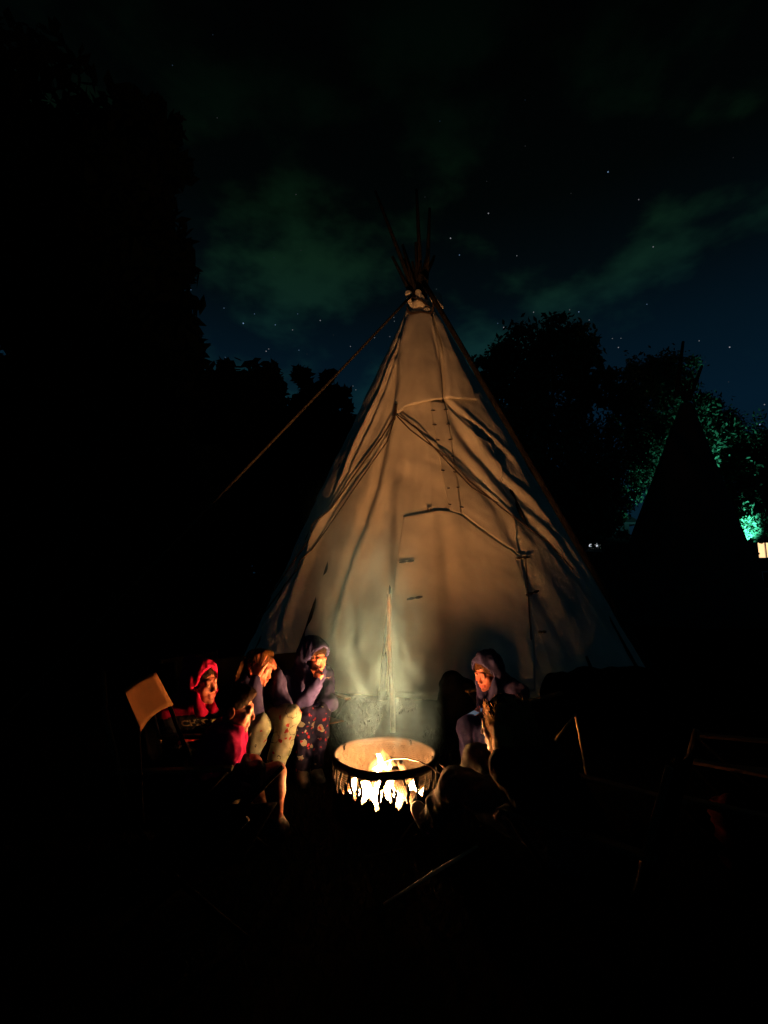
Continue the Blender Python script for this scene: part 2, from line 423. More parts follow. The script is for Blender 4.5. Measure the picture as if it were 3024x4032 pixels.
def build_tipi():
    root = empty('tipi', TIPI.b)
    tag(root, 'tall fire-lit tan canvas tipi with laced front and bare pole tips', 'tipi')
    nphi, nt_ = 900, 330
    # dense toward the camera side
    s = np.linspace(-1, 1, nphi)
    phi = (0.55*s + 0.45*s**3)*PI
    t = np.linspace(0.004, 0.985, nt_)
    PH, TT = np.meshgrid(phi, t, indexing='ij')
    P = TIPI.pt(PH, TT, disp(PH, TT)).reshape(-1, 3)
    I = np.arange(nphi-1)[:,None]*nt_; J = np.arange(nt_-1)[None,:]
    F = np.stack([(I+J).ravel(), (I+nt_+J).ravel(), (I+nt_+J+1).ravel(), (I+J+1).ravel()], 1)
    mesh_obj('cover', P, F, M_CANVAS, root)
    # poles, crossing at the tie
    rnd = random.Random(4)
    tips = {}
    for k in range(15):
        ph = -0.08 + 2*PI*k/15 + PI/15
        foot = TIPI.pt(np.array(ph), np.array(0.0), -0.10)
        foot[2] = -0.03
        cr = TIPI.a + A(0.055*math.sin(ph+0.9), -0.055*math.cos(ph+0.9), 0.12+0.05*rnd.random())
        d = nrm(cr-foot)
        Ltot = np.linalg.norm(cr-foot) + rnd.uniform(0.5, 1.1)
        bend = nrm(np.cross(d, A(0,0,1)))*rnd.uniform(-0.05, 0.05)
        pts = []
        for q in np.linspace(0, 1, 9):
            pts.append(foot + d*Ltot*q + bend*math.sin(q*PI))
        MB().tube(pts, list(np.linspace(0.058, 0.026, 9)), 8).build('pole', M_POLE, root)
    # long tips seen against the sky
    for (u0,v0,u1,v1) in ((1478,752,1690,1330),(1545,1010,1680,1300),(1640,745,1655,1230),(1692,820,1668,1240),(1590,985,1668,1290)):
        a = W(u1, v1, 9.05); b = W(u0, v0, 9.05-0.35)
        MB().tube([a, a*.5+b*.5+A(.02,0,.01), b], [0.048, 0.042, 0.026], 8).build('pole', M_POLE, root)
    # raised panels of canvas
    def patch(name, top, bot, lift0, lift1, nu=60, nv=50, m=M_FLAP, th=0.012, bulge=0.0):
        tq = np.array([TIPI.hit(*p) for p in top]); bq = np.array([TIPI.hit(*p) for p in bot])
        s0 = np.linspace(0, 1, len(tq)); s1 = np.linspace(0, 1, len(bq)); uu = np.linspace(0, 1, nu)
        ta = np.stack([np.interp(uu, s0, tq[:,0]), np.interp(uu, s0, tq[:,1])], 1)
        ba = np.stack([np.interp(uu, s1, bq[:,0]), np.interp(uu, s1, bq[:,1])], 1)
        vv = np.linspace(0, 1, nv)[None,:,None]
        g = ta[:,None,:]*(1-vv) + ba[:,None,:]*vv
        lift = lift0 + (lift1-lift0)*vv[...,0] + bulge*np.sin(PI*uu)[:,None]*np.sin(PI*vv[...,0])
        P = TIPI.pt(g[...,0], g[...,1], disp(g[...,0], g[...,1]) + lift).reshape(-1, 3)
        I = np.arange(nu-1)[:,None]*nv; J = np.arange(nv-1)[None,:]
        F = np.stack([(I+J).ravel(), (I+J+1).ravel(), (I+nv+J+1).ravel(), (I+nv+J).ravel()], 1)
        o = mesh_obj(name, P, F, m, root); solidify(o, th); return o
    patch('smoke_flap', [(1608,1222),(1645,1235),(1690,1228)], [(1566,1640),(1600,1608),(1660,1590),(1742,1573)], 0.03, 0.07, bulge=0.05)
    patch('smoke_flap', [(1700,1235),(1715,1240),(1735,1290)], [(1748,1572),(1800,1576),(1872,1578)], 0.04, 0.07, bulge=0.04)
    patch('lacing_strip', [(1694,1585),(1720,1583),(1752,1585)], [(1772,2012),(1795,2018),(1814,2024)], 0.035, 0.045, 24, 90)
    patch('door_cover', [(1590,2034),(1660,2022),(1730,2007),(1770,2012),(1812,2024),(1870,2070),(1935,2118),(2000,2160),(2052,2194)],
          [(1480,2725),(1560,2730),(1640,2735),(1720,2735),(1800,2735),(1880,2735),(1960,2735),(2040,2730),(2110,2720)], 0.048, 0.02, 90, 70)
    patch('side_panel', [(1755,1582),(1800,1640),(1870,1720),(1930,1740)], [(1818,2020),(1880,2070),(1960,2130),(2050,2186)], 0.03, 0.05, 60, 60)
    # lacing pins, each one stick through the strip
    lp = [((1696,1620),(1762,1613)), ((1702,1676),(1772,1671)), ((1715,1735),(1780,1731)), ((1733,1793),(1786,1797)),
          ((1736,1853),(1798,1860)), ((1760,1924),(1806,1920)), ((1764,1985),(1824,1999))]
    for p, q in lp:
        a = TIPI.hit(*p); b = TIPI.hit(*q)
        pts = []
        for sx in np.linspace(0, 1, 7):
            ph = a[0]+(b[0]-a[0])*sx; t_ = a[1]+(b[1]-a[1])*sx
            dd = float(disp(np.array([ph]), np.array([t_]))[0])
            pts.append(TIPI.pt(np.array(ph), np.array(t_), dd + 0.066 - 0.075*math.sin(PI*sx)**2))
        MB().tube(pts, [0.006,0.012,0.012,0.012,0.012,0.012,0.006], 6).build('lacing_pin', M_PIN, root)
    for (u, v, l, tilt) in ((1606,2212,56,-8),(1635,2354,60,-10),(2050,2196,50,-6),(2090,2334,62,-14),(2118,2486,28,-4),(1690,2010,20,0)):
        pts = []; rr = []
        for sx in np.linspace(-.5, .5, 9):
            h_ = TIPI.hit(u+sx*l, v+sx*l*math.tan(math.radians(tilt)))
            dd = float(disp(np.array([h_[0]]), np.array([h_[1]]))[0])
            pts.append(TIPI.pt(np.array(h_[0]), np.array(h_[1]), dd+0.10)); rr.append(0.008+0.012*abs(math.sin(2*PI*sx*1.05)))
        MB().tube(pts, rr, 6).build('toggle', M_PIN, root)
    def cord(name, pl, r, lift):
        pts = []
        for i in range(len(pl)-1):
            for q in np.linspace(0, 1, 12, endpoint=(i == len(pl)-2)):
                u = pl[i][0]+(pl[i+1][0]-pl[i][0])*q; v = pl[i][1]+(pl[i+1][1]-pl[i][1])*q
                h_ = TIPI.hit(u, v); dd = float(disp(np.array([h_[0]]), np.array([h_[1]]))[0])
                pts.append(TIPI.pt(np.array(h_[0]), np.array(h_[1]), max(dd, 0)+lift))
        MB().tube(pts, r, 6).build(name, M_ROPE, root)
    cord('rope', [(1566,1640),(1620,1700),(1670,1740),(1745,1796),(1840,1900),(1900,1950),(1960,2003),(2140,2140),(2232,2243)], 0.012, 0.10)
    cord('rope', [(1572,1640),(1640,1690),(1700,1760),(1760,1830),(1850,1925),(1945,1985)], 0.010, 0.10)
    cord('rope', [(1562,1640),(1510,1725),(1400,1880),(1290,2040),(1150,2240),(1016,2436)], 0.013, 0.06)
    cord('rope', [(1568,1620),(1530,1740),(1420,1900),(1300,2080),(1160,2270),(1024,2450)], 0.010, 0.05)
    cord('rope', [(2052,2200),(2058,2290),(2066,2400),(2074,2515)], 0.008, 0.10)
    # knot of the left flap
    cord('knot', [(1570,1602),(1566,1630),(1560,1660)], 0.024, 0.10)
    return root
tipi = build_tipi()

# ------------------------------------------------------------------ signed distance modelling
class Field:
    def __init__(s, lo, hi, h):
        s.h = h; s.lo = np.asarray(lo, float) - 3*h
        s.n = np.ceil((np.asarray(hi, float) + 3*h - s.lo)/h).astype(int) + 1
        s.a = np.full(s.n, 0.5, np.float32)
    def _sl(s, lo, hi):
        i0 = np.clip(np.floor((lo - s.lo)/s.h).astype(int), 0, s.n-1)
        i1 = np.clip(np.ceil((hi - s.lo)/s.h).astype(int)+1, 1, s.n)
        i1 = np.maximum(i1, i0+1)
        ax = [ (s.lo[k] + s.h*np.arange(i0[k], i1[k])).astype(np.float32) for k in range(3)]
        return (slice(i0[0], i1[0]), slice(i0[1], i1[1]), slice(i0[2], i1[2])), ax[0][:,None,None], ax[1][None,:,None], ax[2][None,None,:]
    def _mix(s, sl, d, k, mode):
        a = s.a[sl]
        if mode == 'sub':
            a = -a
        hh = np.clip(0.5 + 0.5*(a-d)/k, 0, 1)
        r = a*(1-hh) + d*hh - k*hh*(1-hh)
        s.a[sl] = -r if mode == 'sub' else r
    def cone(s, p, q, r1, r2, k=0.02, mode='add'):
        p = np.asarray(p, float); q = np.asarray(q, float)
        pad = max(r1, r2) + k + 0.03
        sl, X, Y, Z = s._sl(np.minimum(p, q)-pad, np.maximum(p, q)+pad)
        b = q-p; bb = float(b@b) + 1e-12
        dx, dy, dz = X-p[0], Y-p[1], Z-p[2]
        t = np.clip((dx*b[0]+dy*b[1]+dz*b[2])/bb, 0, 1)
        d = np.sqrt((dx-t*b[0])**2 + (dy-t*b[1])**2 + (dz-t*b[2])**2) - (r1+(r2-r1)*t)
        s._mix(sl, d.astype(np.float32), k, mode)
    def ell(s, c, r, R=None, k=0.02, mode='add'):
        c = np.asarray(c, float); r = np.asarray(r, float)
        R = np.eye(3) if R is None else R      # rows: local axes
        pad = r.max() + k + 0.03
        sl, X, Y, Z = s._sl(c-pad, c+pad)
        dx, dy, dz = X-c[0], Y-c[1], Z-c[2]
        q = [(dx*R[i][0]+dy*R[i][1]+dz*R[i][2])/r[i] for i in range(3)]
        k0 = np.sqrt(q[0]**2+q[1]**2+q[2]**2)
        k1 = np.sqrt((q[0]/r[0])**2+(q[1]/r[1])**2+(q[2]/r[2])**2) + 1e-9
        d = k0*(k0-1)/k1
        s._mix(sl, d.astype(np.float32), k, mode)
    def mesh(s):
        a = s.a; sg = a < 0
        c = np.zeros(np.array(a.shape)-1, np.int8)
        for i in (0,1):
            for j in (0,1):
                for k in (0,1):
                    c += sg[i:a.shape[0]-1+i, j:a.shape[1]-1+j, k:a.shape[2]-1+k]
        act = (c > 0) & (c < 8)
        ix = np.argwhere(act)
        cid = np.full(c.shape, -1, np.int32); cid[act] = np.arange(len(ix))
        corners = [(i,j,k) for i in (0,1) for j in (0,1) for k in (0,1)]
        val = np.stack([a[ix[:,0]+i, ix[:,1]+j, ix[:,2]+k] for i,j,k in corners], 1)
        acc = np.zeros((len(ix), 3)); cnt = np.zeros(len(ix))
        for m in range(8):
            for n in range(m+1, 8):
                d = np.array(corners[n]) - np.array(corners[m])
                if np.abs(d).sum() != 1: continue
                x = (val[:,m] < 0) != (val[:,n] < 0)
                t = np.where(x, val[:,m]/(val[:,m]-val[:,n]+1e-12), 0)
                p = np.array(corners[m])[None] + t[:,None]*d[None]
                acc += np.where(x[:,None], p, 0); cnt += x
        V = s.lo + s.h*(ix + acc/cnt[:,None])
        Fs = []
        for axis in range(3):
            s1 = [slice(1,-1)]*3; s2 = [slice(1,-1)]*3
            s1[axis] = slice(0, a.shape[axis]-1); s2[axis] = slice(1, a.shape[axis])
            e = sg[tuple(s1)] != sg[tuple(s2)]
            f = np.argwhere(e)
            base = f.copy()
            for k in range(3):
                if k != axis: base[:,k] += 1
            fl = sg[tuple(s1)][e]
            o1, o2 = [(1,2),(2,0),(0,1)][axis]
            def cc(da, db):
                q = base.copy(); q[:,o1] -= da; q[:,o2] -= db
                return cid[q[:,0], q[:,1], q[:,2]]
            Q = np.stack([cc(1,1), cc(0,1), cc(0,0), cc(1,0)], 1)
            Q[~fl] = Q[~fl][:, ::-1]
            Fs.append(Q)
        F = np.concatenate(Fs); F = F[(F >= 0).all(1)]
        return V, F
def vnormals(V, F):
    n = np.zeros_like(V)
    fn = np.cross(V[F[:,2]]-V[F[:,0]], V[F[:,3]]-V[F[:,1]])
    for k in range(4): np.add.at(n, F[:,k], fn)
    return n/(np.linalg.norm(n, axis=1)[:,None]+1e-12)
def wrinkle(V, F, amp, scale, stretch, seed):
    n = vnormals(V, F)
    P = V*np.asarray(stretch)
    return V + n*((noise3(P, scale, seed)*0.7 + noise3(P, scale*2.3, seed+3)*0.35)*amp)[:,None]
def set_tint(o, C):
    ca = o.data.color_attributes.new('tint', 'FLOAT_COLOR', 'POINT')
    ca.data.foreach_set('color', np.concatenate([C, np.ones((len(C),1))], 1).astype(np.float32).ravel())

# ------------------------------------------------------------------ tipi collar, flap poles
def build_collar():
    root = tipi
    Yc = 8.72
    f = Field(W(1560,1290,Yc)-A(.2,.4,.2), W(1780,1110,Yc)+A(.2,.5,.25), 0.014)
    f.ell(W(1607,1160,Yc), (0.075,0.07,0.09), k=0.03)
    f.cone(W(1614,1190,Yc+.05), W(1650,1240,Yc+.1), 0.06, 0.07, 0.05)
    f.ell(W(1655,1195,Yc), (0.13,0.09,0.10), k=0.04)
    f.ell(W(1676,1228,Yc-.03), (0.11,0.06,0.09), k=0.03)
    f.cone(W(1648,1150,Yc), W(1656,1175,Yc), 0.055, 0.07, 0.03)
    V, F = f.mesh(); V = wrinkle(V, F, 0.03, 9, (1,1,1), 5)
    mesh_obj('gathered_collar', V, F, M_FLAP, root)
    # stiff right lappet
    q = [W(1680,1143,Yc+.05), W(1738,1160,Yc+.0), W(1745,1216,Yc-.05), W(1700,1190,Yc-.02)]
    n = 14; P = []
    for i in range(n):
        for j in range(n):
            a, b = i/(n-1), j/(n-1)
            p = q[0]*(1-a)*(1-b)+q[1]*a*(1-b)+q[2]*a*b+q[3]*(1-a)*b
            P.append(p + A(0, -0.05*math.sin(PI*a), 0.0))
    Fq = [(i*n+j, i*n+j+1, (i+1)*n+j+1, (i+1)*n+j) for i in range(n-1) for j in range(n-1)]
    solidify(mesh_obj('lappet', P, Fq, M_FLAP, root), 0.02)
    # tie rope round the gather
    pts = []
    for k in range(26):
        a = -0.3 + k/25*3.4
        pts.append(W(1655+52*math.cos(a), 1205+32*math.sin(a)+8*math.sin(3*a), Yc-0.12))
    MB().tube(pts, 0.022, 6).build('tie_rope', M_ROPE, root)
    MB().tube([W(1625,1170,Yc-.1), W(1660,1182,Yc-.12), W(1692,1212,Yc-.1)], 0.018, 6).build('tie_rope', M_ROPE, root)
build_collar()

def leaning_pole(label, pts, radii, name='tipi_prop_pole', m=None):
    o = MB().tube(pts, radii, 10).build(name, m or M_POLE, None, origin=pts[-1])
    tag(o, label, 'rope' if m else 'pole')
a = W(1612,1172,8.6); b = G(0, 2843, -.03)
leaning_pole('long guy rope sloping from tipi top out to the dark left', [a+(b-a)*q+A(0,0,-0.03*math.sin(PI*q)) for q in np.linspace(-0.01,1,14)], list(np.linspace(0.024,0.015,14)), 'guy_rope', M_GUY)
a = W(1668,1110,8.55); b = G(2630, 2750, -.03)
leaning_pole('thick dark pole running down the right edge of the lit tipi', [a+(b-a)*q for q in np.linspace(0,1,14)], list(np.linspace(0.046,0.046,14)))

# ------------------------------------------------------------------ second tipi, unlit
def build_far_tipi():
    Y = 17.0
    ap = W(2700, 1590, Y)
    c = Cone((ap[0]-.80, Y, 0), 2.65, (ap[0]-.1, Y-.2, ap[2]), 0.16)
    root = empty('tipi', c.b); tag(root, 'unlit black tipi silhouette before the green-lit trees', 'tipi')
    ph = np.linspace(-PI, PI, 180); t = np.linspace(0.0, 0.99, 40)
    PH, TT = np.meshgrid(ph, t, indexing='ij')
    seg = 2*PI/13; q = PH % seg - seg/2
    off = (np.cos(seg/2)/np.cos(q)-1)*c.rad(TT)*0.8
    P = c.pt(PH, TT, off).reshape(-1,3)
    I = np.arange(179)[:,None]*40; J = np.arange(39)[None,:]
    F = np.stack([(I+J).ravel(), (I+40+J).ravel(), (I+40+J+1).ravel(), (I+J+1).ravel()], 1)
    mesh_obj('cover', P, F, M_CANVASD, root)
    for k in range(9):
        p = 2*PI*k/9
        d = A(-math.sin(p)*0.33, math.cos(p)*0.33, 1.0)
        if k == 2: d = A(-.12,.0,1)
        MB().tube([ap-d*0.8, ap+d*(0.5+0.15*(k%3))], [0.05,0.03], 7).build('pole', M_POLE, root)
    MB().tube([W(2662,1560,Y), W(2690,1345,Y)], [0.09,0.05], 7).build('pole', M_POLE, root)
    MB().tube([W(2715,1570,Y), W(2764,1440,Y)], [0.08,0.05], 7).build('pole', M_POLE, root)
build_far_tipi()

# ------------------------------------------------------------------ trees
def leaf_cloud(lobes, n, size, rng):
    """lobes: (centre, radii); leaves sit in clumps near each lobe's surface"""
    C = []
    vol = np.array([r[0]*r[2] for _, r in lobes]); cnt = np.maximum(20, (n*vol/vol.sum())).astype(int)
    for (c, r), m in zip(lobes, cnt):
        nc = max(8, m//70)
        d = rng.normal(size=(nc,3)); d /= np.linalg.norm(d, axis=1)[:,None]
        cc = d*(0.25+0.75*rng.random(nc)[:,None]**0.5)
        pick = rng.integers(0, nc, m)
        q = cc[pick] + rng.normal(size=(m,3))*0.11
        C.append(np.asarray(c)+q*np.asarray(r))
    C = np.concatenate(C); k = len(C)
    nr = rng.normal(size=(k,3)); nr /= np.linalg.norm(nr, axis=1)[:,None]
    a = np.cross(nr, rng.normal(size=(k,3))); a /= np.linalg.norm(a, axis=1)[:,None]
    b = np.cross(nr, a)
    s = size*(0.6+0.8*rng.random(k))[:,None]
    V = np.concatenate([C-a*s, C+b*s*0.45-a*s*.1, C+a*s, C-b*s*0.45+a*s*.1]); i = np.arange(k)
    return V, np.stack([i, i+k, i+2*k, i+3*k], 1)
def tree(label, base, lobes, n, size, m=None, group='trees behind the camp', trunk_r=0.3, seed=0):
    rng = np.random.default_rng(seed+50)
    base = np.asarray(base, float)
    root = empty('tree', base); tag(root, label, 'tree', group)
    V, F = leaf_cloud(lobes, n, size, rng)
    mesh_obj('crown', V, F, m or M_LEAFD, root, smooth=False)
    top = np.asarray(lobes[0][0]); tb = MB()
    tb.tube([base+A(0,0,-.2), base*.6+top*.4, base*.2+top*.8, top], [trunk_r*1.25, trunk_r*.8, trunk_r*.5, trunk_r*.2], 9)
    tb.build('trunk', M_BARK, root)
    for c, r in lobes[1:7]:
        st = base*.5+top*.5
        MB().tube([st, st*.5+np.asarray(c)*.5+A(0,0,.2), np.asarray(c)], [trunk_r*.4, trunk_r*.25, trunk_r*.08], 6).build('limb', M_BARK, root)
def lobe(u, v, Y, ru, rv, depth=0.8):
    c = W(u, v, Y); s = np.linalg.norm(c-CAM)*math.cos(PITCH)/FPX
    return (c, (ru*s, depth*(ru+rv)*0.5*s, rv*s))
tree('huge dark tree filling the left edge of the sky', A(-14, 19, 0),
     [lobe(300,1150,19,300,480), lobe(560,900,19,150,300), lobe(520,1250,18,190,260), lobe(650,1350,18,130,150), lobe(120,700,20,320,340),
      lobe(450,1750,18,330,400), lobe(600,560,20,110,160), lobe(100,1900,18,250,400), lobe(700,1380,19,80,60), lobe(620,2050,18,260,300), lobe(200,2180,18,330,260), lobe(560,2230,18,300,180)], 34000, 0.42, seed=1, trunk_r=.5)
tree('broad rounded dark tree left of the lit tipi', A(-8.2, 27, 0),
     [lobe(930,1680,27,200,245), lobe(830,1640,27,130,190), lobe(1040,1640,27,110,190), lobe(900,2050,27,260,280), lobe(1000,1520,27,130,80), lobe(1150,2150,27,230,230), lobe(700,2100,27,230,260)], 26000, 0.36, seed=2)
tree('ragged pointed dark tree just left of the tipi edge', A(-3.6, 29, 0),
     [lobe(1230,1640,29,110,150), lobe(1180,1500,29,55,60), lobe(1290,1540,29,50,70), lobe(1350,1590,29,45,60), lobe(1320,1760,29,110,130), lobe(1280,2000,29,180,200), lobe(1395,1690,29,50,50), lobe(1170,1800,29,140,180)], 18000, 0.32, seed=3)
tree('tall square-topped black tree right of the tipi top', A(7.6, 26, 0),
     [lobe(2150,1500,26,190,220), lobe(2210,1370,26,125,100), lobe(2000,1470,26,150,110), lobe(2290,1450,26,60,160), lobe(1900,1560,26,90,110), lobe(2150,1850,26,260,260), lobe(2380,1520,27,70,80), lobe(2270,2000,25,160,140)], 32000, 0.17, M_LEAF, seed=4, trunk_r=.45)
tree('leafy tree with green-lit left side behind the black tipi', A(14.2, 25, 0),
     [lobe(2580,1640,25,150,220), lobe(2530,1520,25,110,100), lobe(2640,1500,25,110,90), lobe(2500,1720,25,100,170), lobe(2740,1600,26,60,60), lobe(2700,1800,26,160,200), lobe(2780,1640,26,50,70), lobe(2450,1900,26,110,110)], 34000, 0.115, M_LEAF, seed=5)
tree('green-lit tree at the right edge of the photo', A(18.2, 25, 0),
     [lobe(2920,1850,25,130,170), lobe(2850,1760,25,90,110), lobe(2960,1760,25,90,90), lobe(3020,1900,25,110,160), lobe(2900,1980,25,110,110), lobe(3060,1840,24,90,110), lobe(2940,2070,22.8,70,55), lobe(3020,2060,22.3,80,60), lobe(2985,2110,22.2,50,40), lobe(2905,2010,23.0,60,60), lobe(3060,1980,23.2,90,80), lobe(2975,2000,23.2,60,60)], 38000, 0.095, M_LEAF, seed=6)
tree('low leafy tree beside the lit balcony', A(10.8, 28, 0),
     [lobe(2290,2010,28,90,90), lobe(2330,2080,27.5,70,45), lobe(2240,1930,28,80,70), lobe(2400,2060,28,80,60)], 6000, 0.15, M_LEAF, seed=7)
# ------------------------------------------------------------------ distant houses
def house(label, origin, w, d, h, roof, windows, lit, balcony=None, lamp=None):
    """front faces the camera side; windows: (x0,x1,z0,z1)"""
    o = np.asarray(origin, float); root = empty('house', o)
    tag(root, label, 'house')
    mb = MB(); xs = sorted({0, w, *[a for q in windows for a in q[:2]]}); zs = sorted({0, h, *[a for q in windows for a in q[2:]]})
    for i in range(len(xs)-1):
        for j in range(len(zs)-1):
            cx, cz = (xs[i]+xs[i+1])/2, (zs[j]+zs[j+1])/2
            if any(a < cx < b and c < cz < e for a, b, c, e in windows): continue
            mb.box(o+A(xs[i],0,zs[j]), o+A(xs[i+1],0.18,zs[j+1]))
    mb.box(o+A(0,d-.18,0), o+A(w,d,h)); mb.box(o+A(0,.181,0), o+A(.18,d-.181,h)); mb.box(o+A(w-.18,.181,0), o+A(w,d-.181,h))
    mb.build('wall', M_WALLH, root, smooth=False)
    V = [o+A(-.5,-.6,h-.05), o+A(w+.5,-.6,h-.05), o+A(w+.5,d+.6,h-.05), o+A(-.5,d+.6,h-.05), o+A(-.5,d/2,h+roof), o+A(w+.5,d/2,h+roof)]
    solidify(mesh_obj('roof', V, [(0,1,5,4),(2,3,4,5),(0,4,3),(1,2,5)], M_ROOFH, root, smooth=False), 0.15)
    for k, (a, b, c, e) in enumerate(windows):
        MBf = MB(); t = 0.06
        for q in ((a,b,c,c+t),(a,b,e-t,e),(a,a+t,c+t,e-t),(b-t,b,c+t,e-t),((a+b)/2-t/2,(a+b)/2+t/2,c+t,e-t)):
            MBf.box(o+A(q[0],-.02,q[2]), o+A(q[1],.1,q[3]))
        wf = MBf.build('window', M_TRIM, root, smooth=False)
        MB().box(o+A(a+t,.07,c+t), o+A(b-t,.08,e-t)).build('pane', lit[k], wf, smooth=False)
    if balcony:
        x0, x1, z0, hh = balcony
        dk = MB().box(o+A(x0,-1.3,z0-.15), o+A(x1,-.002,z0)).build('balcony_deck', M_TRIM, root, smooth=False)
        MB().box(o+A(x0,-1.3,z0+hh), o+A(x1,-1.24,z0+hh+.06)).build('rail', M_TRIM, root, smooth=False)
        x = x0
        while x < x1:
            MB().box(o+A(x,-1.29,z0), o+A(x+.045,-1.25,z0+hh)).build('baluster', M_TRIM, root, smooth=False); x += 0.16
    return root
WIN_WARM = emis('lit_window_warm', (1.0, 0.60, 0.28), 1.6)
WIN_WHITE = emis('lit_window_white', (1.0, 0.95, 0.85), 2.0)
WIN_DIM = emis('lit_window_dim', (0.8, 0.9, 1.0), 0.9)
o1 = W(2900, 2160, 30); hz = o1[2]
house('pale house with warm lit windows at the right edge', A(o1[0], 30, 0), 11, 7, hz+1.6, 1.8,
      [(1.28, 2.35, hz-.62, hz+.42), (2.75, 3.8, hz-.62, hz+.42), (5, 6.2, hz-.6, hz+.4), (1.4,2.4,.9,2.0), (4.5,5.6,.9,2.0)], [WIN_WARM, WIN_WARM, WIN_WARM, emis('dark_pane',(0,0,0),0), emis('dark_pane',(0,0,0),0)])
o2 = W(2215, 2150, 34); hz2 = o2[2]
house('distant house with bright window behind white balcony rail', A(o2[0]-1.2, 34, 0), 6, 6, hz2+1.6, 1.6,
      [(1.85, 2.65, hz2-.1, hz2+.78), (3.0,3.8,hz2-.1,hz2+.5)], [WIN_WHITE, WIN_DIM], balcony=(1.2, 3.4, hz2-.35, .45))
# floodlight on a post between the trees
def floodlight(p):
    root = empty('floodlight_post', A(p[0], p[1], 0)); tag(root, 'floodlight on a post shining cyan-white light into the trees', 'floodlight')
    MB().tube([A(p[0],p[1],0), A(p[0],p[1],p[2]-.1)], 0.06, 8).build('post', M_CHMETAL, root)
    MB().box(A(p[0]-.2,p[1]-.12,p[2]-.1), A(p[0]+.2,p[1]+.05,p[2]-.02)).build('lamp_housing', M_CHMETAL, root, smooth=False)
    ld = bpy.data.lights.new('flood_lamp', 'SPOT'); ld.energy = 3000; ld.spot_size = math.radians(76); ld.spot_blend = .5; ld.shadow_soft_size = 0.12; ld.color = (0.18, 0.95, 0.85)
    lo = bpy.data.objects.new('flood_lamp', ld); COL.objects.link(lo); lo.parent = root; lo.location = (0, -.1, p[2]+.12); lo.rotation_euler = Vector((.2, 2.0, 1.9)).to_track_quat('-Z', 'Y').to_euler()
floodlight(W(2965, 2175, 21.5))

